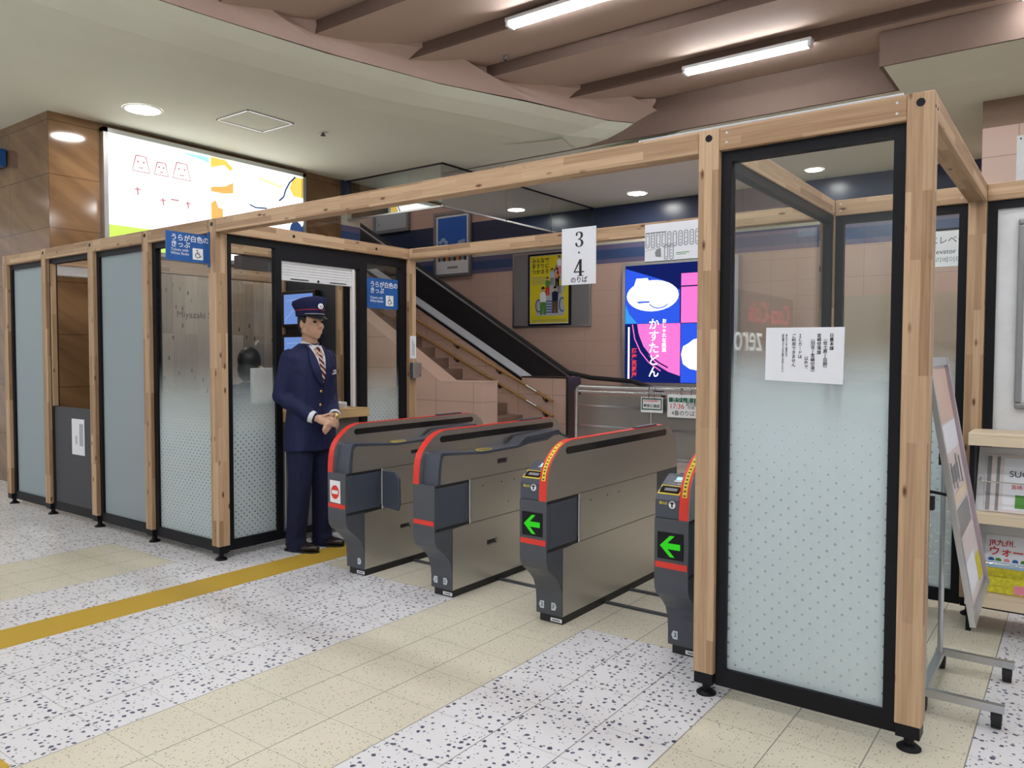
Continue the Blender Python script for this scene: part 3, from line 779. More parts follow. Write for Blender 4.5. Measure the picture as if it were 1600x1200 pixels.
# inside the booth
for z0, z1, lab in ((1.655, 1.935, 'upper wall monitor with blue screen inside the ticket booth'), (1.25, 1.53, 'lower wall monitor with blue screen inside the ticket booth')):
    mo = thing('monitor', lab, 'monitor', (-5.53, D1-.02, z0), 'monitors inside the booth')
    MB().box(-5.775, -5.285, D1-.04, D1+.018, z0-.03, z1+.03).build('bezel', 'black_plastic', mo, bevel=.006)
    MB().box(-5.74, -5.32, D1-.0415, D1-.04, z0, z1).build('screen', 'screen_blue', mo)
    m = MB(); stroke(m, [(-5.72, z0+.04), (-5.60, z0+.13), (-5.45, z0+.17), (-5.34, z1-.03)], .006, 'y', D1-.0425, D1-.0415)
    stroke(m, [(-5.70, z1-.06), (-5.55, z1-.05), (-5.42, z0+.1)], .006, 'y', D1-.0425, D1-.0415)
    m.build('screen_lines', 'screen_line', mo)
ps = thing('paper_tray', 'pile of papers and white box on the booth counter', 'papers', (-4.35, 1.12, .955))
MB().box(-4.42, -4.36, 1.0, 1.16, .955, 1.13).build('document_box', 'white_plastic', ps)
m = MB()
for k in range(4): m.box(-4.30+.01*k, -4.19+.01*k, .98+.015*k, 1.16-.01*k, .955+.012*k, .966+.012*k)
m.build('papers', 'white_paper', ps)
wb = thing('counter_terminal', 'white backed terminal seen through the dotted booth glass', 'terminal', (-4.55, .67, .86))
m = MB(); m.box(-4.58, -4.54, .56, .80, 1.0, 1.265); m.build('display_back', 'white_plastic', wb, bevel=.006)
MB().cyl((-4.60, .68, .87), (-4.56, .68, 1.02), .02).box(-4.68, -4.52, .60, .76, .86, .872).build('stand', 'pale_grey', wb)
tb = thing('inner_desk', 'desk behind the dotted glass inside the ticket booth', 'desk', (-4.55, .7, 0))
MB().box(-4.75, -4.28, .12, 1.15, .83, .86).build('desk_top', 'counter_wood', tb)
for x in (-4.73, -4.32):
    for y in (.14, 1.11): MB().box(x, x+.03, y, y+.03, 0, .83).build('leg', 'black_metal', tb)
# ------------------------------------------------------------------ ticket gates
# local frame: x from -.16 (left side) to 0 (right side), y depth from the front, z up
FIN = [(.2, .652), (.201, .693), (.206, .751), (.215, .79), (.228, .819), (.25, .848), (.279, .873), (.32, .904), (.367, .924), (.42, .934), (1.50, .936), (1.57, .925), (1.627, .888), (1.665, .845), (1.692, .789), (1.705, .70), (1.705, .652)]
COLF = [(.347, .04), (.346, .11), (.340, .166), (.318, .22), (.285, .255), (.252, .284), (.22, .308), (.203, .335), (.198, .37), (.197, .43), (.197, .652), (.485, .652), (.485, .397), (.346, .39)]
SHELF_E = [(.2, .652), (.2, .735), (.212, .757), (.235, .775), (.32, .822), (.345, .83), (.63, .80), (.97, .805), (1.08, .82), (1.3, .825), (1.38, .85), (1.44, .85), (1.60, .80), (1.66, .76), (1.68, .652)]
SHELF_X = [(.224, .652), (.228, .706), (.237, .762), (.248, .818), (.26, .828), (.30, .824), (.63, .80), (.97, .805), (1.08, .82), (1.3, .825), (1.38, .852), (1.46, .85), (1.60, .80), (1.66, .76), (1.68, .652)]
FB = {}
def make_gate(ox, kind, label, badges, flap=None):
    """kind 'entry': fin on the right with yellow label and screen; 'exit': fin on the left with red edge"""
    g = thing('ticket_gate', label, 'ticket gate', (ox-.08, .95, 0), 'automatic ticket gates')
    L, R = ox-.16, ox; ent = kind == 'entry'
    f0, f1 = (R-.045, R) if ent else (L, L+.045)
    s0, s1 = (L, f0) if ent else (f1, R)
    MB().box(L+.02, R-.003, .353, 1.60, 0, .042).build('plinth', 'black_plastic', g)
    col = MB().prism(COLF, 'x', L, R).build('front_column', 'charcoal', g, bevel=.006)
    MB().prism([(1.9-y, z) for y, z in COLF], 'x', L, R).build('rear_column', 'charcoal', g, bevel=.006)
    MB().box(L+.001, R-.0005, .347, 1.553, .042, .395).build('lower_panel', 'steel', g)
    MB().box(L+.001, R-.0005, .487, 1.413, .399, .651).build('side_panel', 'steel', g)
    m = MB(); m.prism(FIN, 'x', f0, f1); fin = m.build('fin', 'steel', g)
    # dark sight slot on both faces of the fin
    slot = [(.385, .867)]+[(.375, .875), (.370, .887), (.375, .898), (.387, .904), (1.52, .908), (1.535, .902), (1.541, .890), (1.536, .876), (1.524, .869)]
    m = MB(); m.prism(slot, 'x', f1-.001, f1+.0012); m.prism(slot, 'x', f0-.0012, f0+.001); m.build('sight_slot', 'black_gloss', fin)
    # red edge strip following the fin
    def strip(pts, e, w0, w1, mat, name):
        m = MB(); n = []
        for i, p in enumerate(pts):
            q0, q1 = pts[max(i-1, 0)], pts[min(i+1, len(pts)-1)]
            dy, dz = q1[0]-q0[0], q1[1]-q0[1]; k = math.hypot(dy, dz); n.append((-dz/k, dy/k))
        for i in range(len(pts)-1):
            a, b = pts[i], pts[i+1]
            m.prism([(a[0], a[1]), (b[0], b[1]), (b[0]+n[i+1][0]*e, b[1]+n[i+1][1]*e), (a[0]+n[i][0]*e, a[1]+n[i][1]*e)], 'x', w0, w1)
        return m.build(name, mat, fin)
    strip(FIN[:11], .0025, f0, f1-.002, 'red_strip', 'red_edge')
    if ent:
        yl = [p for p in FIN if p[0] < .40][2:]
        strip(yl, .0034, f0+.012, f1-.012, 'yellow_label', 'yellow_label')
        m = MB()
        for i in range(len(yl)-1):
            for t in (.2, .7):
                y = yl[i][0]+(yl[i+1][0]-yl[i][0])*t; z = yl[i][1]+(yl[i+1][1]-yl[i][1])*t
                d = Vector((yl[i+1][0]-yl[i][0], yl[i+1][1]-yl[i][1])).normalized(); nn = Vector((-d.y, d.x))
                a = Vector((y, z))-d*.0034; b = Vector((y, z))+d*.0034
                m.prism([tuple(a+nn*.003), tuple(b+nn*.003), tuple(b+nn*.0042), tuple(a+nn*.0042)], 'x', f0+.017, f1-.018)
        m.build('label_marks', 'ink_black', fin)
    # low reader shelf beside the fin
    SH = SHELF_E if ent else SHELF_X
    low = [(SH[0][0], SH[0][1])]+[(y, z-.016) for y, z in SH[2 if ent else 4:-1]]+[SH[-1]]
    if ent:
        MB().prism([p for p in SH if p[0] < .47]+[(.47, .81), (.47, .652)], 'x', s0, s1).build('reader_head', 'charcoal_blue', g, bevel=.004)
        MB().prism([(.47, .652), (.47, .80), (.63, .786), (.97, .79), (1.08, .805), (1.3, .81), (1.38, .835), (1.44, .835), (1.60, .785), (1.66, .75), (1.68, .652)], 'x', s0+.001, s1).build('shelf_body', 'steel', g)
        MB().prism([(.46, .80), (.46, .815), (.63, .80), (.97, .805), (1.08, .82), (1.3, .825), (1.38, .85), (1.44, .85), (1.60, .80), (1.60, .785), (1.44, .835), (1.38, .835), (1.3, .81), (1.08, .805), (.97, .79), (.63, .786)], 'x', s0, s1).build('shelf_top', 'charcoal_blue', g)
    else:
        MB().prism([p for p in SH if p[0] < .295]+[(.285, .825), (.262, .79), (.252, .72), (.248, .652)], 'x', s0, s1).build('reader_head', 'charcoal_blue', g)
        MB().prism([(.25, .652), (.255, .73), (.265, .79), (.29, .81), (.63, .786), (.97, .79), (1.08, .805), (1.3, .81), (1.38, .835), (1.44, .835), (1.60, .785), (1.66, .75), (1.68, .652)], 'x', s0, s1-.001).build('shelf_body', 'steel', g)
        MB().prism([(.29, .81), (.29, .826), (.63, .80), (.97, .805), (1.08, .82), (1.3, .825), (1.38, .85), (1.44, .85), (1.60, .80), (1.60, .785), (1.44, .835), (1.38, .835), (1.3, .81), (1.08, .805), (.97, .79), (.63, .786)], 'x', s0, s1).build('shelf_top', 'charcoal_blue', g)
        MB().prism([(.97, .80), (1.06, .852), (1.30, .862), (1.44, .868), (1.48, .84), (1.3, .825), (1.08, .82)], 'x', s0+.02, s1-.004).build('ticket_hood', 'charcoal_blue', g, bevel=.003)
        m = MB(); ring = disc_pts(0, 0, 1, 1, 24)
        stroke(m, [((s0+s1)/2+.035*a, .70+.06*b) for a, b in ring+ring[:1]], .005, 'z', .800, .8045)
        m.build('touch_ring', 'yellow_label', g)
        MB().prism([(-.0, .79), (.0, .82)], 'x', 0, 0) if False else None
    MB().box(f0+.006, f1-.006, 1.16, 1.42, .936, .948).build('top_sensor', 'charcoal_blue', fin, bevel=.004)
    # recessed flap door, hinge pole and lock on the right side
    MB().prism([(.225, .415), (.465, .415), (.465, .635), (.225, .635)], 'x', R-.001, R+.003).build('flap_door', 'charcoal_blue', g, bevel=.002)
    for z in (.398, .638): MB().prism([(.205, z), (.485, z), (.485, z+.014), (.205, z+.014)], 'x', R-.0005, R+.0012).build('flap_recess', 'black_plastic', g)
    m = MB(); m.cyl((R+.004, .494, .40), (R+.004, .494, .652), .006); m.mi = 1; m.cyl((R+.004, .494, .43), (R+.004, .494, .62), .0085)
    m.build('hinge_pole', ['chrome', 'alu'], g, smooth=True)
    m = MB()
    for y in (.62, .80, .93): m.cyl((R-.0005, y, .60), (R+.0008, y, .60), .0045, n=8)
    if not ent:
        m.mi = 0; m.box(R-.0005, R+.001, .66, .75, .238, .268); m.mi = 2; m.box(R, R+.003, .66, .735, .238, .245); m.cyl((R, .745, .26), (R+.005, .745, .26), .013, n=10)
        m.mi = 0; m.box(R-.0005, R+.001, .76, .85, .713, .743); m.mi = 2; m.box(R, R+.003, .76, .835, .713, .720); m.cyl((R, .845, .735), (R+.005, .845, .735), .012, n=10); m.cyl((R, .87, .47), (R+.003, .87, .47), .006, n=10)
    m.build('locks', ['black_plastic', 'alu', 'chrome'], g)
    MB().box(R-.0003, R+.0006, .487, 1.69, .6495, .6525).box(R-.0003, R+.0006, .487, 1.413, .3955, .3985).box(R-.0003, R+.0006, .486, .489, .40, .65).box(R-.0003, R+.0006, .345, .348, .045, .39).build('seam', 'black_plastic', g)
    # front face: display, red strip, lane badges, maker label
    y0 = .1965
    cx = (L+R)/2-.002
    if ent:
        dsp = MB().prism([(cx-.062, .475), (cx+.06, .475), (cx+.06, .592), (cx-.062, .592)], 'y', y0-.003, y0).build('arrow_display', 'black_metal', g, bevel=.001)
        m = MB(); P = lambda L_: [(cx+a*.001, .533+b*.001) for a, b in L_]
        m.prism(P([(-49, 0), (-2, 47), (20, 47), (-14, 13), (46, 13), (46, -13), (-14, -13), (20, -47), (-2, -47)]), 'y', y0-.0045, y0-.003); m.build('arrow', 'arrow_green', dsp)
        MB().prism([(L+.006, .434), (R-.004, .432), (R-.004, .459), (L+.006, .460)], 'y', y0-.0015, y0).build('red_band', 'red_strip', g)
        # reader screen on the slope: local basis along the slope of the head
        a, b = Vector((0, .212, .757)), Vector((0, .32, .822)); d = (b-a).normalized(); nn = Vector((0, -d.z, d.y))
        def sl(u, v, h=0): p = a+d*v+nn*h; return (s0+u, p.y, p.z)
        def rect(m, u0, u1, v0, v1, h0, h1):
            A = [m.bm.verts.new(sl(u, v, h0)) for u, v in ((u0, v0), (u1, v0), (u1, v1), (u0, v1))]; B = [m.bm.verts.new(sl(u, v, h1)) for u, v in ((u0, v0), (u1, v0), (u1, v1), (u0, v1))]
            m.face(A[::-1]); m.face(B)
            for i in range(4): m.face([A[i], A[(i+1) % 4], B[(i+1) % 4], B[i]])
        m = MB(); rect(m, .006, .110, .0, .058, 0, .003); o = m.build('screen_surround', 'yellow_label', g)
        m = MB(); rect(m, .012, .104, .006, .052, .002, .004); m.build('screen_bezel', 'black_gloss', o)
        m = MB(); rect(m, .03, .09, .02, .038, .003, .005); m.build('screen', 'ink_grey', o)
        m = MB(); rect(m, .03, .065, .062, .072, 0, .002); m.build('caption_strip', 'yellow_label', g)
        m = MB(); rect(m, .072, .10, .060, .075, 0, .002); rect(m, .05, .11, .088, .096, 0, .002); m.build('caption_plate', 'sign_white', g)
        m = MB(); rect(m, .055, .11, .10, .122, 0, .002); m.build('touch_screen', 'lcd_cyan', g)
        m = MB(); m.prism(disc_pts(s0+.082, .715, .0155, .0165, 20), 'y', y0+.0015, y0+.0035); o = m.build('badge_disc', 'sign_white', g)
        m = MB(); m.prism(arc(s0+.082, .717, .011, 20, 160, 8)+[(s0+.0785, .718), (s0+.0785, .704), (s0+.0855, .704), (s0+.0855, .718)], 'y', y0+.0005, y0+.0015); m.build('badge_mark', 'ink_black', o)
        text('乗入口', (s0+.04, y0+.0025, .719), .013, 'yellow_label', g, bold=.0003)
    else:
        zb = .445 if flap != 'sign' else .452
        if flap == 'sign':
            pl = MB().prism([(L+.024, .472), (L+.116, .468), (L+.114, .604), (L+.022, .606)], 'y', y0-.002, y0).build('no_entry_sign', 'sign_white', g)
            m = MB(); m.prism(disc_pts(L+.069, .535, .036, .042), 'y', y0-.003, y0-.002); m.build('red_disc', 'red_strip', pl)
            m = MB(); m.box(L+.042, L+.096, y0-.004, y0-.003, .524, .546); m.build('white_bar', 'sign_white', pl)
        MB().prism([(L+.006, zb-.012), (R-.004, zb-.014), (R-.004, zb+.012), (L+.006, zb+.014)], 'y', y0-.0015, y0).build('red_band', 'red_strip', g)
    yb = .3455
    for d, u in badges:
        m = MB(); bx = L+u; w = .017; s = -1 if d == '<' else 1
        m.prism([(bx-s*w*.8, .068), (bx+s*w*.5, .068), (bx+s*w, .087), (bx+s*w*.5, .106), (bx-s*w*.8, .106)], 'y', yb-.002, yb)
        o = m.build('lane_badge', 'badge_grey', g)
        text(FB[(ox, d)], (bx-s*.002, yb-.0025, .087), .028, 'ink_black', o, bold=.0004)
    MB().box(L+.085, L+.152, .3515, .353, .008, .026).build('maker_label', 'sign_white', g)
    m = MB(); m.box(L+.095, L+.142, .3508, .3515, .013, .021); m.build('maker_text', 'ink_grey', g)
    if flap in ('sign', 'right'):
        m = MB(); m.prism([(R+.012, .415), (R+.012, .645), (R+.13, .645), (R+.16, .60), (R+.165, .44), (R+.15, .40)], 'y', .485, .502); m.build('open_flap', 'charcoal_blue', g, bevel=.006)
    if flap in ('left', 'both'):
        m = MB(); m.prism([(L-.005, .405), (L-.005, .645), (L-.11, .645), (L-.135, .60), (L-.135, .42), (L-.11, .40)], 'y', .485, .502); m.build('open_flap', 'charcoal_blue', g, bevel=.006)
    return g
GX = (-3.12, -2.405, -1.672, -.935)
FB.update({(GX[0], '>'): '1', (GX[1], '<'): '1', (GX[1], '>'): '2', (GX[2], '<'): '2', (GX[2], '>'): '3', (GX[3], '<'): '3'})
make_gate(GX[0], 'exit', 'dark grey ticket gate with a no entry sign, closest to the uniformed attendant', [('>', .115)], 'sign')
make_gate(GX[1], 'exit', 'dark grey ticket gate with lane badges 1 and 2 and no arrow display', [('<', .035), ('>', .108)], 'left')
make_gate(GX[2], 'entry', 'ticket gate with green arrow and lane badges 2 and 3, steel side in full view', [('<', .035), ('>', .108)])
make_gate(GX[3], 'entry', 'ticket gate with green arrow partly hidden behind the timber post, lane badge 3 only', [('<', .035)])
lanes = ((-2.96, -2.40-.16, 'wheelchair'),)
for i, (a, b) in enumerate(((GX[0], GX[1]-.16), (GX[1], GX[2]-.16), (GX[2], GX[3]-.16))):
    for y, w in ((.79, 'front'), (1.08, 'rear')):
        nm = ('beside the no entry gate', 'beside the gate without arrow', 'between the two green arrow gates')[i]
        o = MB().box(a-.0, b+.02, y-.012, y+.012, 0, .012).build('floor_cable_cover', 'charcoal', None)
        tag(o, f'{w} dark cable cover on the floor {nm}', 'cable cover', 'cable covers between the gates')

# ------------------------------------------------------------------ station attendant
def make_guard(gx, gy):
    g = thing('person', 'station attendant in navy uniform and peaked cap standing with clasped hands', 'person', (gx, gy, 0))
    V = lambda x, y, z: Vector((gx+x, gy+y, z))
    fR = Matrix.Rotation(math.radians(14), 3, 'Z')            # feet turned a little
    # continuous body
    m = MB()
    hx = .01
    m.ball(V(hx-.012, 0, 1.60), .093, .074, .106)               # skull
    m.ball(V(hx+.018, 0, 1.552), .070, .062, .078)              # face
    m.capsule(V(hx+.05, 0, 1.505), V(hx+.058, 0, 1.498), .027, .024)   # chin
    m.capsule(V(hx-.01, .048, 1.53), V(hx+.045, .02, 1.505), .026, .02); m.capsule(V(hx-.01, -.048, 1.53), V(hx+.045, -.02, 1.505), .026, .02)
    m.capsule(V(hx+.085, 0, 1.60), V(hx+.101, 0, 1.562), .008, .012)   # nose
    m.ball(V(hx+.094, .012, 1.558), .008); m.ball(V(hx+.094, -.012, 1.558), .008)
    m.capsule(V(hx+.078, .024, 1.522), V(hx+.078, -.024, 1.522), .007, .007); m.capsule(V(hx+.076, .02, 1.513), V(hx+.076, -.02, 1.513), .007)
    m.capsule(V(hx+.07, .045, 1.612), V(hx+.078, .014, 1.614), .008, .008); m.capsule(V(hx+.07, -.045, 1.612), V(hx+.078, -.014, 1.614), .008, .008)
    for s in (1, -1):
        m.ball(V(hx-.01, s*.076, 1.575), .020, .009, .030)      # ear
        m.ball(V(hx+.045, s*.045, 1.562), .024, .022, .026)     # cheek
    m.capsule(V(-.018, 0, 1.40), V(-.006, 0, 1.52), .056, .052)  # neck
    m.capsule(V(-.02, -.10, 1.32), V(-.02, .10, 1.32), .06); m.capsule(V(-.01, 0, 1.0), V(-.01, 0, 1.32), .105, .12); m.capsule(V(-.02, -.06, .88), V(-.02, .06, .88), .10)
    for s in (1, -1):
        sh, el, wr = V(-.02, s*.165, 1.335), V(-.05, s*.215, 1.09), V(.15, s*.085, .935)
        m.capsule(sh, el, .048, .038); m.capsule(el, wr, .038, .026)
        m.capsule(V(-.01, s*.085, .86), V(-.005, s*.095, .48), .07, .05); m.capsule(V(-.005, s*.095, .48), V(-.03, s*.105, .09), .05, .036)
    # hands: right over left
    def hand(wr, kn, up, fingers, thumb):
        m.capsule(wr, wr.lerp(kn, .55), .027, .032, flat=.55, up=up); m.capsule(wr.lerp(kn, .45), kn, .036, .038, flat=.45, up=up)
        for f in fingers: 
            for a, b in zip(f, f[1:]): m.capsule(a, b, .0088, .0080, n=10)
        for a, b in zip(thumb, thumb[1:]): m.capsule(a, b, .0105, .009, n=10)
    # left hand underneath, pointing right and down
    wrL, knL = V(.155, .080, .932), V(.205, .005, .905)
    fl = []
    for k, (dz, ln) in enumerate(((.022, .92), (.006, 1.), (-.010, .95), (-.025, .78))):
        b = knL+Vector((.004, .004, dz)); fl.append([b, b+Vector((.012, -.038*ln, -.016)), b+Vector((.012, -.064*ln, -.034)), b+Vector((.004, -.082*ln, -.050))])
    hand(wrL, knL, (1, .3, .2), fl, [V(.185, .045, .945), V(.215, .02, .955), V(.225, -.008, .950)])
    wrR, knR = V(.150, -.085, .937), V(.212, -.022, .912)
    fr_ = []
    for k, (dz, ln) in enumerate(((.020, .92), (.004, 1.), (-.012, .95), (-.027, .8))):
        b = knR+Vector((.012, .0, dz)); fr_.append([b, b+Vector((.016, .036*ln, -.006)), b+Vector((.010, .062*ln, -.018)), b+Vector((-.006, .078*ln, -.026))])
    hand(wrR, knR, (1, -.3, .3), fr_, [V(.19, -.05, .95), V(.218, -.025, .962), V(.224, .008, .962)])
    m.build('body', 'skin', g, voxel=.0052, sm_it=3)
    for s in (1, -1):
        MB().ball(V(hx+.073, s*.030, 1.592), .008, .014, .0075).build('eye', 'ink_black', g, smooth=True)
        MB().capsule(V(hx+.078, s*.046, 1.618), V(hx+.085, s*.016, 1.620), .0045).build('eyebrow', 'hair', g)
    m = MB(); m.ball(V(hx-.022, 0, 1.605), .090, .079, .102); m.ball(V(hx-.045, 0, 1.56), .06, .066, .07)
    m.capsule(V(hx+.01, .076, 1.62), V(hx+.006, .076, 1.59), .012, .006); m.capsule(V(hx+.01, -.076, 1.62), V(hx+.006, -.076, 1.59), .012, .006)
    m.build('hair', 'hair', g, voxel=.006)
    # shirt collar and front
    m = MB()
    rings = []
    for z, rx, ry, cx in ((1.395, .075, .085, -.015), (1.43, .066, .070, -.013), (1.462, .062, .064, -.010)):
        rings.append([m.bm.verts.new(V(cx+rx*math.cos(2*PI*i/28), ry*math.sin(2*PI*i/28), z-.03*max(0, math.cos(2*PI*i/28))**2)) for i in range(28)])
    m.loft(rings, False); m.build('shirt_collar', 'shirt', g, smooth=True)
    # jacket: torso and sleeves fused
    SEC = [(.70, .128, .198, -.012), (.80, .126, .194, -.012), (.92, .118, .180, -.008), (1.02, .115, .172, -.004), (1.14, .122, .180, 0), (1.26, .128, .190, -.002), (1.34, .115, .188, -.012), (1.385, .098, .158, -.020), (1.42, .074, .105, -.022), (1.445, .062, .068, -.018)]
    m = MB(); rings = []
    for z, a, b, c in SEC:
        r = []
        for i in range(36):
            t = 2*PI*i/36; p = 2.5; ct, st = math.cos(t), math.sin(t)
            k = (abs(ct)**p+abs(st)**p)**(-1/p); r.append(m.bm.verts.new(V(c+a*ct*k, b*st*k, z)))
        rings.append(r)
    m.loft(rings)
    for s in (1, -1):
        sh, el, wr = V(-.02, s*.160, 1.340), V(-.058, s*.212, 1.085), V(.125, s*.098, .945)
        m.capsule(sh, el, .068, .058); m.capsule(el, wr, .057, .044)
        mid = el.lerp(wr, .25); m.ball(mid+Vector((0, 0, -.006)), .056)
    m.build('jacket', 'navy_cloth', g, voxel=.0085, sm_it=5)
    def chest(y, z):
        for (z0, a0, b0, c0), (z1, a1, b1, c1) in zip(SEC, SEC[1:]):
            if z0 <= z <= z1:
                t = (z-z0)/(z1-z0); a, b, c = a0+(a1-a0)*t, b0+(b1-b0)*t, c0+(c1-c0)*t
                q = min(abs(y)/b, .99); return c+a*(1-q**2.5)**(1/2.5)
        return .05
    def patch(name, mat, f0, f1, z0, z1, off, th=.004, n=16, cols=5):
        m = MB(); F = []; B = []
        for i in range(n+1):
            t = i/n; z = z0+(z1-z0)*t; ya, yb = f0(t), f1(t); rf = []; rb = []
            for k in range(cols+1):
                y = ya+(yb-ya)*k/cols; x = chest(y, z)
                rf.append(m.bm.verts.new(V(x+off, y, z))); rb.append(m.bm.verts.new(V(x+off-th-.012, y, z)))
            F.append(rf); B.append(rb)
        for i in range(n):
            for k in range(cols): m.face([F[i][k], F[i][k+1], F[i+1][k+1], F[i+1][k]]); m.face([B[i][k], B[i+1][k], B[i+1][k+1], B[i][k+1]])
            m.face([F[i][0], F[i+1][0], B[i+1][0], B[i][0]]); m.face([F[i][-1], B[i][-1], B[i+1][-1], F[i+1][-1]])
        m.face(F[0]+B[0][::-1]); m.face(F[-1]+B[-1][::-1])
        return m.build(name, mat, g, smooth=True)
    patch('shirt_front', 'shirt', lambda t: -.062*t-.004, lambda t: .062*t+.004, 1.17, 1.43, .004)
    patch('necktie', 'striped_tie', lambda t: -.024+.010*t, lambda t: .024-.010*t, 1.175, 1.405, .010)
    MB().ball(V(chest(0, 1.405)+.016, 0, 1.405), .012, .019, .018).build('tie_knot', 'striped_tie', g, smooth=True)
    for s in (1, -1):
        w = lambda t: .012+.050*math.sin(PI*min(1, t*1.08))**.8*(1 if t < .75 else max(.25, 1-(t-.75)*2.2))
        lp = patch('lapel', 'navy_cloth', (lambda t, s=s: s*(.002+.060*t)), (lambda t, s=s: s*(.002+.060*t+w(t))), 1.155, 1.435, .016)
        m = MB(); m.tube([V(chest(s*(.002+.060*i/10+w(i/10)), 1.155+.028*i)+.0165, s*(.002+.060*i/10+w(i/10)), 1.155+.028*i) for i in range(1, 11)], .0022, 6); m.build('lapel_edge', 'cap_navy', lp)
        m = MB(); pts = []
        for i in range(7):
            t = .62+.36*i/6; z = 1.155+.28*t; y = s*(.002+.060*t+w(t)*.9); pts.append(V(chest(y, z)+.013, y, z))
        m.tube(pts, .0022, 6).build('piping', 'ink_red', lp)
    m = MB(); m.tube([V(chest(.004, z)+.002, .004, z) for z in [.72+.0425*k for k in range(11)]], .0025, 6).build('jacket_seam', 'cap_navy', g)
    for s in (1, -1):
        patch('pocket_flap', 'navy_cloth', (lambda t, s=s: s*.075), (lambda t, s=s: s*.155), .865, .915, .010)
    patch('breast_pocket', 'navy_cloth', lambda t: .062, lambda t: .135, 1.205, 1.225, .007)
    for z in (1.115, 1.02, .925):
        MB().ball(V(chest(-.012, z)+.003, -.012, z), .005, .0105, .0105).build('button', 'gold', g, smooth=True)
    for k in range(2):
        MB().ball(V(.072+.020*k, -.132+.014*k, .905-.004*k), .005, .006, .006).build('sleeve_button', 'gold', g, smooth=True)
    for s in (1, -1):
        a = V(.118, s*.103, .949); b = V(.142, s*.088, .938); MB().cyl(a, b, .0445, .042, 20).build('shirt_cuff', 'shirt', g, smooth=True)
    MB().capsule(V(.140, .090, .939), V(.150, .084, .934), .033, .032).build('watch', 'gold', g, smooth=True)
    tagp = MB().prism([(gy+.075, 1.225), (gy+.125, 1.233), (gy+.123, 1.262), (gy+.073, 1.254)], 'x', gx+chest(.1, 1.24)+.003, gx+chest(.1, 1.24)+.007).build('name_tag', 'sign_white', g)
    text('宮崎', (gx+chest(.1, 1.24)+.0075, gy+.099, 1.2435), .017, 'ink_black', tagp, '+x', bold=.0004)
    MB().box(gx+chest(.062, 1.25)+.002, gx+chest(.062, 1.25)+.008, gy+.057, gy+.067, 1.225, 1.272).build('pen', 'sign_white', g)
    # trousers
    m = MB()
    m.capsule(V(-.018, -.07, .86), V(-.018, .07, .86), .108); m.capsule(V(-.018, -.06, .75), V(-.018, .06, .75), .105)
    for s in (1, -1):
        ax = -.03 if s < 0 else .0
        hip, kn, an = V(-.012, s*.088, .80), V(.0, s*.100, .48), V(-.028+ax*.3, s*.112, .075)
        m.capsule(hip, kn, .100, .080); m.capsule(kn, an, .080, .070); m.capsule(an, an+Vector((.012, 0, -.020)), .072, .074, flat=.9, up=(0, 1, 0))
    m.build('trousers', 'navy_trousers', g, voxel=.0085, sm_it=5)
    for s in (1, -1):
        o = V(-.03, s*.112, 0); T = lambda x, y, z: o+fR@Vector((x, y, 0))+Vector((0, 0, z))
        m = MB(); m.capsule(T(-.05, 0, .036), T(.04, 0, .036), .036, .040); m.capsule(T(.03, 0, .034), T(.165, .005, .026), .041, .024)
        m.ball(T(.09, 0, .030), .085, .046, .028, rot=fR); m.capsule(T(-.04, 0, .07), T(.02, 0, .07), .036, .034)
        sh = m.build('shoe', 'shoe', g, voxel=.006)
        sh.location.z += .006
        m = MB(); m.prism([tuple((T(x, y, 0)).xy) for x, y in ((-.085, -.026), (-.07, -.036), (.02, -.036), (.09, -.046), (.15, -.036), (.183, -.008), (.183, .016), (.15, .038), (.09, .044), (.02, .034), (-.07, .036), (-.085, .026))], 'z', 0, .013)
        m.build('sole', 'rubber', sh)
    # peaked cap
    m = MB(); rings = []
    c0 = V(-.006, 0, 0)
    for z, rx, ry, dx, tz in ((1.632, .104, .090, 0, 0), (1.672, .106, .093, -.002, .004), (1.700, .118, .106, -.002, .012), (1.726, .128, .117, -.002, .020), (1.742, .124, .114, -.004, .022), (1.750, .10, .092, -.006, .020), (1.752, .04, .04, -.006, .016)):
        rings.append([m.bm.verts.new(c0+Vector((dx+rx*math.cos(2*PI*i/32), ry*math.sin(2*PI*i/32), z+tz*math.cos(2*PI*i/32)))) for i in range(32)])
    m.loft(rings); cp = m.build('cap', 'cap_navy', g, smooth=True)
    m = MB(); r1, r2 = [], []
    for i in range(21):
        a = math.radians(-66+132*i/20); k = math.cos(math.radians(-90+180*i/20))
        r1.append(m.bm.verts.new(c0+Vector((.102*math.cos(a), .092*math.sin(a), 1.640)))); r2.append(m.bm.verts.new(c0+Vector(((.102+.052*k)*math.cos(a), (.092+.022*k)*math.sin(a), 1.640-.030*k))))
    r3 = [m.bm.verts.new(v.co+Vector((0, 0, -.005))) for v in r1]; r4 = [m.bm.verts.new(v.co+Vector((0, 0, -.005))) for v in r2]
    for i in range(20):
        m.face([r1[i], r1[i+1], r2[i+1], r2[i]]); m.face([r3[i], r4[i], r4[i+1], r3[i+1]]); m.face([r2[i], r2[i+1], r4[i+1], r4[i]])
    m.build('visor', 'black_gloss', cp, smooth=True)
    m = MB(); m.tube([c0+Vector((.107*math.cos(math.radians(a)), .094*math.sin(math.radians(a)), 1.647)) for a in range(-62, 63, 6)], .004, 8).build('chin_strap', 'ink_grey', cp)
    m = MB(); m.tube([c0+Vector((.1065*math.cos(math.radians(a)), .0935*math.sin(math.radians(a)), 1.674+.004*math.cos(math.radians(a)))) for a in range(0, 361, 10)], .0022, 6).build('cap_piping', 'ink_red', cp)
    bc = c0+Vector((.112, 0, 1.700)); m = MB(); m.cyl(bc, bc+Vector((.008, 0, .001)), .021, .020, 24); bd = m.build('cap_badge', 'sign_white', cp, smooth=True)
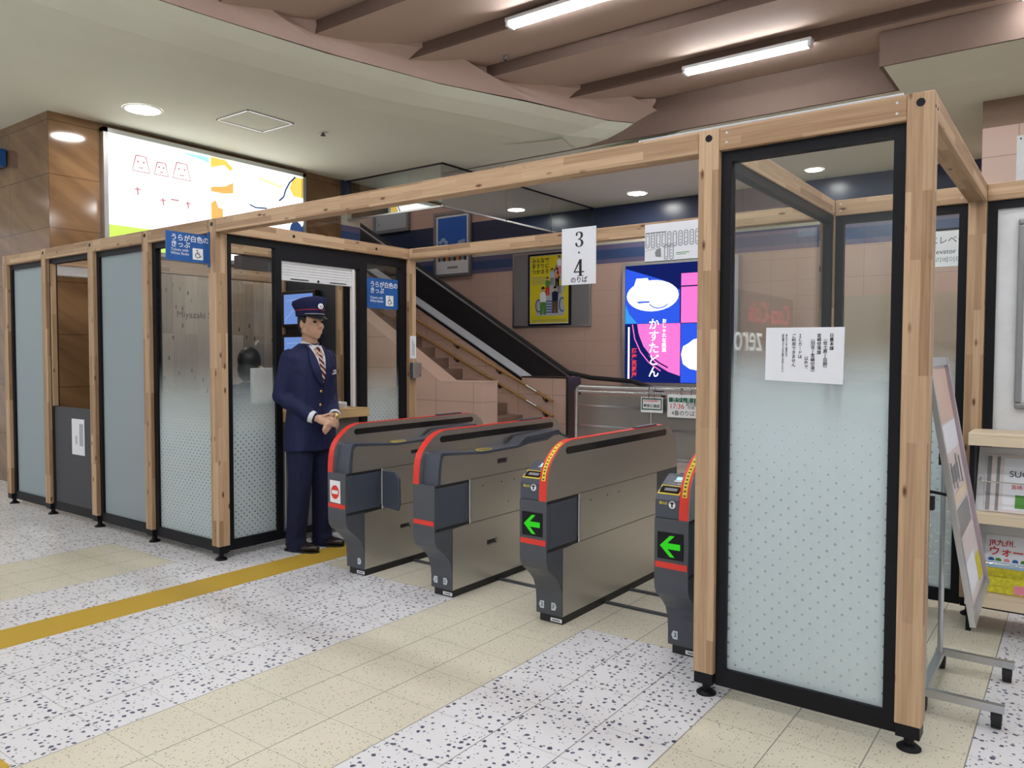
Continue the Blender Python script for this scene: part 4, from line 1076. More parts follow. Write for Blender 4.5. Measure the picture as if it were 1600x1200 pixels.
    m = MB(); m.tube([bc+Vector((.009, .009*math.cos(math.radians(a)), .001+.010*math.sin(math.radians(a)))) for a in range(150, 391, 20)], .0022, 6); m.build('badge_mark', 'cap_navy', bd)
    return g
make_guard(-3.93, .60)

def make_seated(px, py):
    g = thing('person', 'seated dark haired clerk behind the dotted booth glass, seen from behind', 'person', (px, py, 0))
    V = lambda x, y, z: Vector((px+x, py+y, z))
    m = MB(); m.ball(V(.0, 0, 1.29), .092, .076, .11); m.ball(V(.03, 0, 1.25), .066, .06, .075); m.capsule(V(.085, 0, 1.285), V(.099, 0, 1.255), .008, .012)
    for s in (1, -1): m.ball(V(0, s*.076, 1.27), .02, .009, .03)
    m.capsule(V(-.02, 0, 1.08), V(-.01, 0, 1.22), .056, .052); m.capsule(V(-.03, -.12, 1.04), V(-.03, .12, 1.04), .075); m.capsule(V(-.02, 0, .60), V(-.02, 0, 1.0), .12, .13)
    for s in (1, -1):
        m.capsule(V(-.03, s*.18, 1.03), V(0, s*.22, .78), .05, .04); m.capsule(V(0, s*.22, .78), V(.24, s*.12, .88), .04, .03)
        m.capsule(V(.24, s*.12, .88), V(.31, s*.09, .885), .032, .034, flat=.5, up=(0, 0, 1))
        for k in range(4): m.capsule(V(.31, s*(.09+.018*k-.027), .885), V(.375-.006*abs(k-1), s*(.085+.018*k-.027), .876), .009, .008, n=8)
        m.capsule(V(.27, s*.085, .885), V(.33, s*.045, .88), .011, .009, n=8)
        m.capsule(V(0, s*.09, .52), V(.42, s*.10, .50), .08, .06); m.capsule(V(.42, s*.10, .50), V(.40, s*.11, .08), .055, .04); m.capsule(V(.38, s*.11, .04), V(.52, s*.12, .035), .04, .032)
    m.build('body', 'skin', g, voxel=.008)
    m = MB(); m.ball(V(-.015, 0, 1.315), .105, .092, .118); m.ball(V(-.05, 0, 1.24), .075, .08, .10); m.build('hair', 'hair', g, voxel=.009)
    m = MB(); m.capsule(V(-.03, -.13, 1.035), V(-.03, .13, 1.035), .085); m.capsule(V(-.02, 0, .55), V(-.02, 0, 1.0), .145, .15)
    for s in (1, -1): m.capsule(V(-.03, s*.18, 1.03), V(0, s*.225, .78), .065, .055); m.capsule(V(0, s*.225, .78), V(.20, s*.135, .872), .055, .042)
    m.build('jacket', 'navy_cloth', g, voxel=.011)
    m = MB()
    for s in (1, -1): m.capsule(V(0, s*.09, .52), V(.42, s*.10, .50), .095, .072); m.capsule(V(.42, s*.10, .50), V(.40, s*.11, .10), .068, .06)
    m.build('trousers', 'navy_trousers', g, voxel=.012)
    m = MB(); m.capsule(V(.07, -.05, 1.235), V(.07, .05, 1.235), .034); m.build('mask', 'white_paper', g, smooth=True)
    g.rotation_euler.z = math.radians(115)
    c = thing('office_chair', 'dark office chair carrying the seated clerk inside the booth', 'chair', (px, py, 0))
    MB().box(px-.2, px+.22, py-.21, py+.21, .38, .44).build('seat', 'dark_panel', c, bevel=.02)
    MB().box(px-.26, px-.21, py-.2, py+.2, .5, .95).build('backrest', 'dark_panel', c, bevel=.02)
    MB().cyl((px, py, .06), (px, py, .38), .03).box(px-.25, px-.2, py-.03, py+.03, .4, .6).build('stem', 'black_metal', c)
    m = MB()
    for k in range(5): m.capsule(V(0, 0, .06), V(.25*math.cos(k*2*PI/5), .25*math.sin(k*2*PI/5), .03), .02, .02)
    m.build('base', 'black_metal', c)
make_seated(-5.12, .94)
# ------------------------------------------------------------------ posters and light boxes
YW = 7.9
def frame_rect(mb, x0, x1, z0, z1, y0, y1, w):
    mb.box(x0, x1, y0, y1, z1-w, z1).box(x0, x1, y0, y1, z0, z0+w).box(x0, x0+w, y0, y1, z0+w, z1-w).box(x1-w, x1, y0, y1, z0+w, z1-w); return mb
nb = thing('notice_board', 'grey framed board on the pink wall carrying the yellow escalator poster', 'board', (-6.76, YW, 1.83))
MB().box(-7.52, -6.0, YW-.03, YW, 1.85, 3.08).build('board', 'grey_board', nb)
frame_rect(MB(), -7.54, -5.98, 1.83, 3.10, YW-.031, YW, .035).build('frame', 'alu', nb)
ypo = thing('poster', 'yellow poster of people riding an escalator, on the grey board', 'poster', (-6.76, YW-.05, 1.88))
frame_rect(MB(), -7.185, -6.345, 1.86, 3.06, YW-.07, YW-.032, .03).build('frame', 'black_metal', ypo)
MB().box(-7.16, -6.37, YW-.06, YW-.032, 1.89, 3.035).build('paper_edge', 'sign_white', ypo)
MB().box(-7.145, -6.385, YW-.064, YW-.06, 1.905, 3.02).build('sheet', 'poster_yellow', ypo)
text('みんなで\n手すりに\nつかまろう!', (-7.11, YW-.066, 2.985), .088, 'ink_black', ypo, align='LEFT', valign='TOP', line=1.05, bold=.001)
ya, yb = YW-.0665, YW-.064
m = MB(); m.prism([(-7.02, 2.02), (-6.47, 2.02), (-6.44, 2.10), (-6.50, 2.35), (-6.40, 2.62), (-6.42, 2.95), (-6.52, 2.95), (-6.72, 2.60), (-6.86, 2.33), (-6.98, 2.28), (-7.03, 2.16)], 'y', ya+.001, yb); m.build('escalator_shape', 'pale_grey', ypo)
m = MB()
for k in range(5): m.box(-6.86+.006*k, -6.60-.01*k, ya-.0005, ya+.001, 2.07+.045*k, 2.09+.045*k)
stroke(m, arc(-6.97, 2.19, .055, 60, 300, 14, .10), .022, 'y', ya-.0005, ya+.001); stroke(m, arc(-6.50, 2.20, .055, 60, 300, 14, .11), .022, 'y', ya-.0005, ya+.001)
stroke(m, [(-6.95, 2.29), (-6.80, 2.46), (-6.64, 2.78), (-6.58, 2.92)], .016, 'y', ya-.0005, ya+.001)
m.build('steps', 'panel_navy' if False else 'sign_blue', ypo)
def figure(cx, z0, h, top, bottom):
    m = MB(); w = h*.13
    m.mi = 0; m.prism([(cx-w, z0+.45*h), (cx+w, z0+.45*h), (cx+w*1.1, z0+.78*h), (cx, z0+.84*h), (cx-w*1.1, z0+.78*h)], 'y', ya-.0015, ya-.0005)
    m.mi = 1; m.prism([(cx-w, z0), (cx-.15*w, z0), (cx, z0+.36*h), (cx+.15*w, z0), (cx+w, z0), (cx+w, z0+.46*h), (cx-w, z0+.46*h)], 'y', ya-.0015, ya-.0005)
    m.mi = 2; m.prism(disc_pts(cx, z0+.92*h, w*.55, w*.7, 14), 'y', ya-.0015, ya-.0005)
    m.mi = 3; m.prism(arc(cx, z0+.93*h, w*.62, 0, 180, 8, w*.75), 'y', ya-.002, ya-.0015)
    m.build('figure', [top, bottom, 'skin', 'hair'], ypo)
figure(-6.56, 2.70, .30, 'sign_white', 'pink'); figure(-6.70, 2.52, .28, 'sky_pale', 'ink_grey'); figure(-6.60, 2.50, .30, 'orange', 'ink_black')
figure(-6.79, 2.36, .30, 'leaf_green', 'red_strip'); figure(-6.56, 2.38, .28, 'flower_yellow', 'ink_grey'); figure(-6.64, 2.06, .44, 'navy_cloth', 'ink_brown'); figure(-6.88, 2.04, .46, 'sign_white', 'leaf_green')
m = MB()
for k in range(5): m.box(-7.11, -6.80-.02*(k % 2), YW-.0655, YW-.064, 2.66-.028*k, 2.668-.028*k)
for k in range(2): m.box(-7.10, -6.42, YW-.0655, YW-.064, 1.95-.02*k, 1.957-.02*k)
m.build('small_print', 'ink_grey', ypo)

bp_ = thing('poster', 'tall framed poster of blue sky over a crowd, high above the stair', 'poster', (-8.91, YW, 2.82))
frame_rect(MB(), -9.36, -8.47, 2.80, 3.98, YW-.05, YW, .05).build('frame', 'grey_frame', bp_)
MB().box(-9.31, -8.52, YW-.03, YW-.005, 2.85, 3.93).build('sheet', 'sign_white', bp_)
MB().box(-9.26, -8.57, YW-.034, YW-.03, 3.38, 3.88).build('sky', 'poster_sky', bp_)
m = MB()
for cx, cz, r in ((-9.2, 3.44, .05), (-9.13, 3.48, .06), (-9.06, 3.43, .05), (-8.72, 3.41, .06), (-8.65, 3.43, .05)): m.prism(disc_pts(cx, cz, r, r*.6, 12), 'y', YW-.0355, YW-.034)
m.build('clouds', 'sky_pale', bp_)
m = MB()
for i in range(11):
    for j in range(2):
        m.mi = (i*3+j) % 4; m.box(-9.26+.063*i, -9.205+.063*i, YW-.034, YW-.03, 3.085+.105*j+.01*(i % 2), 3.17+.105*j)
m.build('crowd', ['ink_brown', 'orange', 'ink_black', 'ink_grey'], bp_)
text('富士山 日本一', (-8.915, YW-.032, 2.96), .06, 'ink_black', bp_, width=.26) if False else None
m = MB()
for k in range(6): m.box(-9.03+.042*k, -9.0+.042*k, YW-.033, YW-.03, 2.945, 2.985)
m.build('caption', 'ink_grey', bp_)
gp = thing('poster', 'grey framed poster with faint lines at the top left of the stair wall', 'poster', (-10.5, YW, 3.75))
frame_rect(MB(), -10.98, -10.0, 3.74, 4.85, YW-.05, YW, .06).build('frame', 'grey_frame', gp)
MB().box(-10.92, -10.06, YW-.03, YW-.005, 3.80, 4.80).build('sheet', 'pale_grey', gp)
m = MB()
for k, h in enumerate((.05, .03, .07, .04, .06, .03)): m.box(-10.80+.12*k, -10.785+.12*k, YW-.032, YW-.03, 4.22-h, 4.26)
m.box(-10.83, -10.80, YW-.032, YW-.03, 3.90, 3.94); m.build('marks', 'ink_grey', gp)

lb = thing('light_box', 'backlit sweets advertisement in blue and pink on the pink back wall', 'light box', (-4.44, YW, .93))
frame_rect(MB(), -5.37, -3.53, .90, 2.79, YW-.10, YW, .05).build('frame', 'alu', lb)
yf = YW-.075
def P(mb, pts, k=0): return mb.prism(pts, 'y', yf-.002*(k+1), yf-.002*k)
MB().box(-5.32, -3.58, yf, YW-.01, .95, 2.74).build('light_panel', 'box_night', lb)
m = MB(); P(m, [(-5.32, 1.85), (-4.42, 1.85), (-4.42, 2.34), (-4.7, 2.50), (-5.32, 2.70)]); m.build('blue_field', 'box_blue', lb)
m = MB(); P(m, [(-5.32, 1.855), (-5.12, 1.855), (-5.26, 2.0), (-5.32, 2.15)], 1); m.build('sky_corner', 'box_sky', lb)
m = MB(); P(m, disc_pts(-4.87, 2.27, .43, .235), 1); P(m, [(-5.18, 2.42), (-5.14, 2.54), (-4.95, 2.54), (-4.9, 2.42)], 1); m.build('plate', 'box_white', lb)
m = MB(); P(m, [(-5.14, 2.19), (-4.90, 2.19), (-4.92, 2.165), (-5.10, 2.16)], 2); stroke(m, arc(-4.76, 2.2, .17, 205, 330, 12, .12), .018, 'y', yf-.006, yf-.004); m.build('plate_shade', 'box_blue', lb)
m = MB(); P(m, [(-4.40, 1.85), (-3.98, 1.85), (-3.98, 2.58), (-4.40, 2.58)]); m.build('pink_field', 'box_pink', lb)
m = MB(); P(m, [(-4.40, 2.40), (-4.15, 2.40), (-3.98, 2.37), (-3.98, 2.345), (-4.15, 2.38), (-4.40, 2.38)], 1); m.build('pink_line', 'box_night', lb)
m = MB(); q = [(-5.18+.06*math.sin(t*.3), 1.84-.0) for t in (0,)]; P(m, [(-5.12, 1.845)]+[(-5.10, 1.72), (-5.03, 1.52), (-4.92, 1.36), (-4.78, 1.22), (-4.60, 1.12), (-4.41, 1.06)]+[(-4.41, 1.845)]); m.build('pink_cloth', 'box_pink', lb)
m = MB(); stroke(m, [(-5.13, 1.84), (-5.10, 1.68), (-5.02, 1.50), (-4.90, 1.36), (-4.74, 1.25), (-4.60, 1.18)], .022, 'y', yf-.006, yf-.004); m.build('cloth_line', 'box_night', lb)
m = MB(); stroke(m, [(-5.20, 1.84), (-5.16, 1.62), (-5.06, 1.42), (-4.92, 1.26), (-4.72, 1.13)], .016, 'y', yf-.006, yf-.004); m.build('cloth_edge', 'box_pink', lb)
m = MB(); P(m, [(-4.40, .96), (-3.58, .96), (-3.58, 1.84), (-4.40, 1.84)]); m.build('lower_blue_field', 'box_blue', lb)
m = MB(); P(m, [(-4.39, 1.38), (-4.36, 1.50), (-4.28, 1.54), (-4.2, 1.60), (-4.0, 1.64), (-3.8, 1.56), (-3.66, 1.36), (-3.72, 1.2), (-4.0, 1.12), (-4.26, 1.17), (-4.36, 1.24)], 1); m.build('dumpling', 'box_white', lb)
m = MB(); P(m, [(-3.97, 1.86), (-3.59, 1.86), (-3.59, 2.72), (-3.97, 2.72)]); m.build('upper_blue_field', 'box_blue', lb)
m = MB(); m.box(-5.275, -5.25, yf-.004, yf-.002, 1.0, 1.80); m.build('white_bar', 'box_white', lb)
text('\n'.join('かすたどん'), (-4.835, yf-.007, 1.92), .20, 'box_white', lb, valign='TOP', bold=.0015, line=1.0, height=.88)
text('\n'.join('おしゃれな銘菓'), (-4.665, yf-.007, 1.915), .07, 'box_white', lb, valign='TOP', bold=.001, height=.50)
text('\n'.join('薩摩蒸氣屋'), (-5.165, yf-.007, 1.47), .09, 'box_red', lb, valign='TOP', bold=.002, height=.46)
text('\n'.join('好きです'), (-3.70, yf-.007, 2.67), .09, 'box_pink', lb, valign='TOP', bold=.002, height=.36)

# large backlit panel on the brown stone wall
bl = thing('light_box', 'long backlit white advertisement panel on the brown stone wall', 'light box', (-7.69, 2.25, 2.45))
m = MB(); y0, y1, z0, z1 = .99, 3.53, 2.42, 3.67
m.box(-7.7, -7.62, y0, y1, z1-.045, z1).box(-7.7, -7.62, y0, y1, z0, z0+.045).box(-7.7, -7.62, y0, y0+.045, z0, z1).box(-7.7, -7.62, y1-.045, y1, z0, z1); m.build('frame', 'alu', bl)
xf = -7.655
MB().box(-7.7, xf, y0+.045, y1-.045, z0+.045, z1-.045).build('light_panel', 'panel_white', bl)
def Q(mb, pts, k=0): return mb.prism(pts, 'x', xf+.001*k, xf+.001*(k+1))
m = MB(); Q(m, [(1.035, 2.465), (2.21, 2.465), (2.21, 2.70), (1.8, 2.715), (1.4, 2.70), (1.035, 2.70)]); m.build('green_field', 'panel_green', bl)
m = MB(); Q(m, [(1.83, 3.60), (2.19, 3.61), (2.19, 3.545), (2.08, 3.565), (1.98, 3.575)]); m.build('aqua_patch', 'panel_aqua', bl)
m = MB(); Q(m, [(2.21, 3.28), (2.40, 3.32), (2.50, 3.38), (2.50, 3.255), (2.38, 3.23), (2.21, 3.23)]); Q(m, [(2.21, 3.10), (2.27, 3.14), (2.30, 3.06), (2.36, 3.05), (2.37, 2.6), (2.21, 2.6)]); m.build('orange_shape', 'panel_orange', bl)
m = MB(); Q(m, [(2.21, 3.62), (2.40, 3.62), (2.50, 3.54), (2.46, 3.505), (2.38, 3.56), (2.21, 3.50)]); m.build('amber_shape', 'panel_amber', bl); m = MB(); Q(m, [(3.30, 3.46), (3.37, 3.61), (3.485, 3.61), (3.485, 3.36), (3.36, 3.36)]); m.build('amber_shape', 'panel_amber', bl)
m = MB(); Q(m, [(2.82, 3.51), (3.0, 3.49), (3.19, 3.46), (3.18, 3.43), (2.9, 3.47)]); m.build('lemon_stroke', 'panel_lemon', bl)
m = MB(); stroke(m, [(3.39, 3.61), (3.30, 3.52), (3.24, 3.42), (3.21, 3.33), (3.14, 3.27)], .022, 'x', xf+.001, xf+.002); m.build('navy_line', 'panel_navy', bl); m = MB(); stroke(m, [(2.72, 3.16), (2.80, 3.135), (2.96, 3.15)], .018, 'x', xf+.001, xf+.002); m.build('navy_line', 'panel_navy', bl); m = MB()
m.prism(disc_pts(3.40, 2.93, .10, .12), 'x', xf, xf+.001); m.build('navy_disc', 'panel_navy', bl)
for a, b, z0_, z1_ in ((1.30, 1.49, 3.295, 3.46), (1.54, 1.70, 3.30, 3.435), (1.75, 1.96, 3.30, 3.475)):
    m = MB(); c = (a+b)/2; h = z1_-z0_; w = b-a
    stroke(m, [(a+.22*w, z1_), (a, z0_), (b, z0_), (b-.22*w, z1_), (a+.22*w, z1_)], .014, 'x', xf, xf+.001)
    for s in (-1, 1): m.prism(disc_pts(c+s*.16*w, z0_+.62*h, .013, .011, 8), 'x', xf, xf+.001)
    stroke(m, [(c-.12*w, z0_+.28*h), (c, z0_+.22*h), (c+.12*w, z0_+.28*h)], .012, 'x', xf, xf+.001)
    m.build('doodle', 'panel_rose', bl)
m = MB()
for y, z in ((1.35, 3.10), (1.63, 3.03), (1.92, 3.04)): stroke(m, [(y-.03, z), (y+.04, z+.01)], .012, 'x', xf, xf+.001); stroke(m, [(y, z+.03), (y+.01, z-.05)], .016, 'x', xf, xf+.001)
stroke(m, [(1.72, 3.06), (1.82, 3.06)], .016, 'x', xf, xf+.001); m.build('brush_marks', 'panel_rose', bl)

ws = thing('wall_sign', 'small dark blue sign at the far left edge on the brown stone', 'sign', (-8.9, .45, 3.3))
MB().box(-9.4, -8.63, .40, .49, 3.31, 3.49).build('sign_board', 'sign_blue', ws, bevel=.01)
MB().box(-9.0, -8.96, .485, .5, 3.36, 3.44).build('bracket', 'alu', ws)
pn = thing('pillar_notice', 'pale notice fixed on the pink tiled pillar behind the notice board', 'notice', (.2, 5.49, 2.7))
MB().box(-.115, .5, 5.488, 5.4975, 2.62, 3.36).build('sheet', 'white_plastic', pn)
MB().cyl((-.085, 5.486, 3.33), (-.085, 5.489, 3.33), .008, n=10).cyl((.47, 5.486, 3.33), (.47, 5.489, 3.33), .008, n=10).build('screws', 'black_plastic', pn)

# notices on the railing
def rail_notice(x0, x1, z0, z1, label):
    o = thing('rail_notice', label, 'notice', ((x0+x1)/2, 5.56, z0), 'notices hung on the railing')
    MB().box(x0, x1, 5.560, 5.565, z0, z1).build('board', 'sign_white', o)
    m = MB()
    for t in (.36, .62):
        x = x0+(x1-x0)*t; m.tube([(x, 5.5625, z1-.015), (x, 5.556, z1+.02), (x, 5.560, .965), (x, 5.568, .985), (x, 5.573, .980)], .003, 6)
    m.build('hook', 'black_metal', o)
    return o
o = rail_notice(-3.894, -3.605, .677, .862, 'small white notice with a green border hung on the steel railing')
frame_rect(MB(), -3.882, -3.617, .708, .85, 5.5585, 5.56, .014).box(-3.868, -3.631, 5.5585, 5.56, .835, .845).build('green_border', 'ink_green', o)
text('北の特急列車の', (-3.75, 5.558, .815), .035, 'ink_red', o, width=.20); text('時刻と編成', (-3.75, 5.558, .755), .05, 'ink_black', o, width=.21, bold=.0008)
o = rail_notice(-3.545, -3.06, .635, .905, 'larger white departure notice with red time, hung on the steel railing')
MB().box(-3.525, -3.08, 5.5585, 5.56, .815, .868).build('green_band', 'ink_green', o)
text('きりしま 17号', (-3.30, 5.558, .842), .045, 'sign_white', o, width=.36)
text('17:36', (-3.425, 5.558, .765), .09, 'ink_red', o, width=.17, bold=.0006); text('鹿児島\n中央', (-3.245, 5.558, .77), .045, 'ink_black', o, width=.13, line=.9)
text('4番のりば', (-3.345, 5.558, .683), .07, 'ink_black', o, width=.29, bold=.0008)

es = thing('hanging_sign', 'white elevator direction sign fixed to the pink pillar beyond the glass screen', 'sign', (-.65, 5.47, 2.21))
MB().box(-1.0, -.30, 5.45, 5.495, 2.215, 2.553).build('sign_board', 'sign_white', es)
MB().box(-1.005, -.295, 5.445, 5.497, 2.553, 2.575).build('top_rail', 'black_metal', es)
text('エレベーター', (-.80, 5.4495, 2.46), .08, 'ink_black', es, align='LEFT', width=.46); text('Elevator', (-.785, 5.4495, 2.355), .07, 'ink_black', es, align='LEFT', width=.21); text('엘리베이터', (-.80, 5.4495, 2.275), .06, 'ink_grey', es, align='LEFT', width=.27)

# ------------------------------------------------------------------ brochure rack and tilted poster stand
rk = thing('brochure_rack', 'brochure rack with pale wooden ledges before the white notice board', 'rack', (.5, 1.6, 0))
for z0, z1, nm in ((.930, .993, 'top'), (.549, .603, 'middle'), (.139, .203, 'low')):
    MB().box(-.03, 1.2, 1.47, 1.735, z1-.014, z1).box(-.03, 1.2, 1.47, 1.49, z0, z1-.014).build('ledge', 'shelf_wood', rk, bevel=.002)
MB().box(-.026, -.004, 1.50, 1.735, 0, .979).box(1.17, 1.195, 1.50, 1.735, 0, .979).build('side_frame', 'black_metal', rk)
for z0, z1 in ((.604, .905), (.204, .52)):
    MB().prism([(1.53, z0), (1.545, z0), (1.69, z1), (1.675, z1)], 'x', .0, 1.17).build('back_plate', 'white_plastic', rk)
    MB().tube([(.02, 1.50, z0+.15), (.02, 1.565, z0+.16)], .004, 6).tube([(.02, 1.50, z0+.15), (1.15, 1.50, z0+.15)], .004, 6).build('retaining_wire', 'chrome', rk)
def lean(z0, z1): return lambda z, o=0: 1.53+(z-z0)/(z1-z0)*.145-.003-o
def brochure(x0, x1, z0, z1, sh, label, mat='white_paper'):
    b = thing('brochure', label, 'brochure', ((x0+x1)/2, 1.53, z0), 'brochures in the rack')
    f = lean(*sh)
    MB().prism([(f(z0, .006), z0), (f(z0), z0), (f(z1), z1), (f(z1, .006), z1)], 'x', x0, x1).build('cover', mat, b)
    return b, f
tl = math.atan2(.145, .301)
def slab(b, f, x0, x1, z0, z1, mat, nm='print', k=.0065):
    MB().prism([(f(z0, k+.001), z0), (f(z0, k-.001), z0), (f(z1, k-.001), z1), (f(z1, k+.001), z1)], 'x', x0, x1).build(nm, mat, b)
b, f = brochure(.035, .40, .606, .875, (.604, .905), 'cream leaflet with two dark vertical stripes on the upper shelf', 'pinkish_poster')
slab(b, f, .042, .060, .612, .865, 'ink_grey', 'stripe'); slab(b, f, .082, .096, .612, .865, 'ink_grey', 'stripe')
slab(b, f, .112, .395, .62, .86, 'white_paper', 'panel')
text('SUGOCA', (.135, f(.785, .0095), .785), .045, 'ink_black', b, align='LEFT', rot=(PI/2-tl, 0, 0), bold=.0005)
text('宮崎エリア', (.145, f(.725, .0095), .725), .024, 'ink_red', b, align='LEFT', rot=(PI/2-tl, 0, 0))
slab(b, f, .165, .235, .63, .69, 'leaf_green', 'green_patch', .0085)
b, f = brochure(.42, .68, .606, .86, (.604, .905), 'plain white leaflet beside the striped one on the upper shelf')
slab(b, f, .44, .66, .80, .84, 'sign_blue')
b, f = brochure(.040, .36, .206, .47, (.204, .52), 'walking guide leaflet with red lettering over yellow flowers on the lower shelf')
slab(b, f, .040, .36, .206, .32, 'flower_yellow', 'flower_photo'); slab(b, f, .040, .36, .318, .345, 'sky_pale', 'sky_band')
text('JR九州.', (.058, f(.432, .0085), .432), .036, 'ink_red', b, align='LEFT', rot=(PI/2-tl, 0, 0), bold=.0005)
text('ウォーキング', (.056, f(.392, .0085), .392), .05, 'ink_red', b, align='LEFT', rot=(PI/2-tl, 0, 0), bold=.001)
m = MB()
for i, x in enumerate((.07, .10, .135, .17, .205, .24)):
    z = .355; m.mi = i % 3; m.prism([(x+.013*math.cos(a*PI/6), z+.011*math.sin(a*PI/6)) for a in range(12)], 'y', f(z, .0085), f(z, .0065))
m.build('round_marks', ['sign_blue', 'leaf_green', 'pink'], b)
slab(b, f, .17, .25, .212, .25, 'pink', 'flower_cluster', .0085)
b, f = brochure(.38, .62, .206, .47, (.204, .52), 'blue and white leaflet next to the walking guide on the lower shelf')
slab(b, f, .38, .62, .30, .47, 'sky_pale')
bf = thing('picture_frame', 'grey rimmed poster frame on the white notice board', 'frame', (.5, 1.77, 1.1))
frame_rect(MB(), .137, .80, 1.10, 2.06, 1.755, 1.782, .03).build('frame', 'grey_frame', bf, bevel=.008)
MB().box(.165, .775, 1.770, 1.782, 1.13, 2.03).build('sheet', 'white_paper', bf)

sd = thing('poster_stand', 'grey metal poster stand on casters with a steeply tilted brochure poster', 'poster stand', (.05, .65, 0))
def tiltp(s, y, h=0.):    # s from 0 (bottom) to 1 (top)
    b, t = Vector((.10, y, .36+.05*(y-.38)/.49)), Vector((-.075, y, 1.36)); nrm = Vector((1., 0, .175)).normalized(); p = b.lerp(t, s)+nrm*h
    return tuple(p)
def tbox(mb, s0, s1, y0, y1, h0, h1):
    A = [mb.bm.verts.new(tiltp(s, y, h0)) for s, y in ((s0, y0), (s0, y1), (s1, y1), (s1, y0))]; B = [mb.bm.verts.new(tiltp(s, y, h1)) for s, y in ((s0, y0), (s0, y1), (s1, y1), (s1, y0))]
    mb.face(A[::-1]); mb.face(B)
    for i in range(4): mb.face([A[i], A[(i+1) % 4], B[(i+1) % 4], B[i]])
    return mb
m = MB(); tbox(m, 0, 1, .38, .412, 0, .02); tbox(m, 0, .035, .412, .838, 0, .02); tbox(m, .965, 1, .412, .838, 0, .02); fr = m.build('frame', 'alu', sd)
m = MB(); tbox(m, 0, 1, .838, .87, 0, .022); m.build('frame_edge', 'mauve_frame', sd)
m = MB(); tbox(m, .03, .97, .41, .84, 0, .008); m.build('poster', 'pinkish_poster', sd)
m = MB(); tbox(m, .74, .955, .42, .83, .008, .009); m.mi = 1; tbox(m, .62, .73, .42, .83, .008, .009); m.mi = 2; tbox(m, .42, .46, .42, .83, .008, .0095); m.mi = 3; tbox(m, .30, .40, .42, .80, .008, .009); m.mi = 1; tbox(m, .08, .2, .43, .70, .008, .009); m.mi = 4; tbox(m, .06, .16, .72, .83, .008, .009); m.mi = 5; tbox(m, .50, .56, .52, .70, .008, .0095)
m.build('poster_print', ['pink_cap', 'white_paper', 'shelf_wood', 'grey_frame', 'flower_yellow', 'ink_grey'], sd)
m = MB()
for k in range(5): tbox(m, .47+.012*(k % 2), .60-.02*(k % 3), .45+.075*k, .462+.075*k, .009, .0105)
m.build('poster_lines', 'ink_grey', sd)
for y in (.41, .86):
    MB().cyl((-.055, y, .07), (-.055, y, 1.33), .011).build('upright', 'alu', sd, smooth=True)
    MB().box(-.075, -.03, y-.02, y+.02, .78+.12*(y > .6), .83+.12*(y > .6)).build('clamp', 'rubber', sd)
    MB().cyl((-.055, y, .85), tiltp(.48, y, 0), .006).build('stay', 'black_metal', sd)
for y in (.40, .90):
    MB().box(-.075, .215, y-.013, y+.013, .058, .088).build('leg', 'alu', sd)
    for x in (.19, -.055):
        o = MB().cyl((x-.016, y, .027), (x+.016, y, .027), .027).build('caster', 'rubber', sd, smooth=True)
        MB().box(x-.018, x+.018, y-.014, y+.014, .028, .06).build('caster_fork', 'black_plastic', o)
MB().box(-.07, -.04, .40, .90, .062, .085).build('cross_bar', 'alu', sd)

# ------------------------------------------------------------------ lamps
def tube_lamp(x0, y, z, label, L=1.08):
    o = thing('ceiling_lamp', label, 'lamp', (x0+L/2, y, z), 'fluorescent lamps in the vaulted ceiling')
    MB().box(x0-.03, x0+L+.03, y-.05, y+.05, z+.022, z+.05).build('housing', 'white_plastic', o)
    m = MB()
    for s in (-1, 1): m.cyl((x0, y+s*.024, z), (x0+L, y+s*.024, z), .016, n=10)
    m.build('tube', 'tube_light', o, smooth=True)
    MB().box(x0-.025, x0, y-.045, y+.045, z-.018, z+.022).box(x0+L, x0+L+.025, y-.045, y+.045, z-.018, z+.022).build('end_cap', 'white_plastic', o)
LO = 'long fluorescent lamp in the vaulted ceiling, above and outside the picture'
for yr, xs_ in ((2.10, (-3.30, -1.05, 1.2)), (3.82, (-2.57, -.0, 2.2)), (.45, (-3.5, -1.2, 1.1)), (-1.25, (-3.6, -1.6, .6, 2.6)), (-2.95, (-3.6, -1.2, 1.1)), (-4.65, (-3.0, 0.))):
    for x in xs_:
        lab = LO
        if (yr, x) == (2.10, -3.30): lab = 'fluorescent lamp cut by the top edge of the picture, nearer the curved ceiling edge'
        if (yr, x) == (3.82, -2.57): lab = 'fluorescent lamp in full view above the front timber beam'
        tube_lamp(x, yr, 3.955 if yr > 3 else 3.98, lab)
for x in (-7.6, -11.2):  # unseen shaft lamps added to brighten the stair and back wall
    for y in (5.8,): tube_lamp(x, y, 6.13, 'added fluorescent lamp high above the stair opening, unseen')
def downlight(x, y, r, label, z=ZC):
    o = thing('downlight', label, 'downlight', (x, y, z), 'recessed ceiling downlights')
    m = MB(); n = 32
    R0 = m.ring((x, y, z-.006), (1, 0, 0), (0, 1, 0), r*1.12, r*1.12, n); R1 = m.ring((x, y, z-.008), (1, 0, 0), (0, 1, 0), r, r, n); R2 = m.ring((x, y, z-.001), (1, 0, 0), (0, 1, 0), r*1.14, r*1.14, n)
    m.loft([R2, R0, R1], False); m.build('trim_ring', 'white_plastic', o, smooth=True)
    MB().cyl((x, y, z-.007), (x, y, z-.002), r, n=n).build('lens', 'down_light', o)
downlight(-6.92, 1.03, .155, 'large round downlight over the ticket booth near the stone wall')
downlight(-4.86, 7.28, .13, 'round downlight near the dark blue tiles above the sweets advertisement')
downlight(-2.38, 7.30, .10, 'round downlight seen through the upper glass of the dotted screen')
OD = 'unseen round downlight in the ceiling outside the picture'
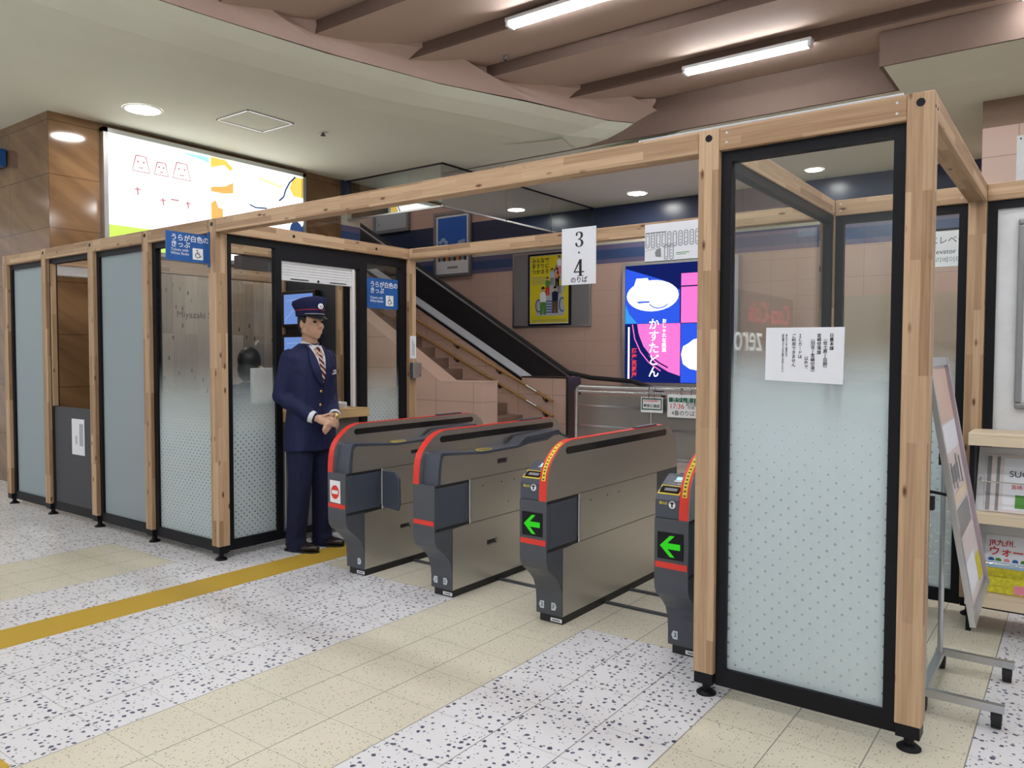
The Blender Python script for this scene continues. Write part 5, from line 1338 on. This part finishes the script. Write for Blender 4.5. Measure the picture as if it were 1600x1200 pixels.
for x, y in ((-7.2, -1.83), (-9.5, -1.83), (-12.5, -1.83), (-9.6, -3.6), (-6.8, -3.6), (.6, 6.0), (3.2, 6.2), (.3, 7.2)): downlight(x, y, .155, OD)  # unseen downlights, several added to light the left hall and back wall
ah = thing('access_hatch', 'square ceiling access hatch with a thin metal rim', 'hatch', (-6.36, 1.89, ZC))
MB().box(-6.61, -6.12, 1.64, 2.155, ZC-.004, ZC-.001).build('hatch_panel', 'soffit', ah)
m = MB(); x0, x1, y0, y1 = -6.625, -6.105, 1.625, 2.17; w = .016
m.box(x0, x1, y0, y0+w, ZC-.009, ZC-.001).box(x0, x1, y1-w, y1, ZC-.009, ZC-.001).box(x0, x0+w, y0, y1, ZC-.009, ZC-.001).box(x1-w, x1, y0, y1, ZC-.009, ZC-.001).build('rim', 'alu', ah)
sp = thing('sprinkler', 'small metal sprinkler head in the ceiling beside the access hatch', 'sprinkler', (-6.125, 2.56, ZC))
MB().cyl((-6.125, 2.56, ZC-.006), (-6.125, 2.56, ZC), .045).build('plate', 'white_plastic', sp, smooth=True); MB().cyl((-6.125, 2.56, ZC-.03), (-6.125, 2.56, ZC-.006), .015).cyl((-6.125, 2.56, ZC-.034), (-6.125, 2.56, ZC-.03), .028).build('deflector', 'dark_steel', sp, smooth=True)
dt = thing('sensor', 'tiny round ceiling sensor on the pink vault', 'sensor', (-3.83, 2.75, 4.03))
MB().cyl((-3.83, 2.73, 4.02), (-3.83, 2.73, 4.07), .022).build('body', 'grey_frame', dt, smooth=True); MB().cyl((-3.83, 2.73, 4.014), (-3.83, 2.73, 4.02), .009).build('lens', 'ink_black', dt)

# things of the paid area that show only as reflections in the side glass of the screen
vm = thing('vending_machine', 'black drinks vending machine beyond the notice board, seen as a reflection in the glass screen', 'vending machine', (.85, 4.35, 0))
MB().box(.47, 1.2, 3.45, 5.30, .06, 1.95).build('cabinet', 'black_gloss', vm, bevel=.02)
MB().box(.52, 1.15, 3.5, 5.25, 0, .06).build('plinth', 'black_plastic', vm)
text('zero', (.465, 3.95, 1.52), .2, 'panel_white', vm, '-x', width=.72, height=.17, bold=.004)
text('Coca-Cola', (.465, 4.55, 1.76), .2, 'box_red', vm, '-x', width=1.2, height=.20, bold=.004)
MB().box(.462, .47, 3.6, 5.15, .35, .60).build('pickup_slot', 'ink_grey', vm)
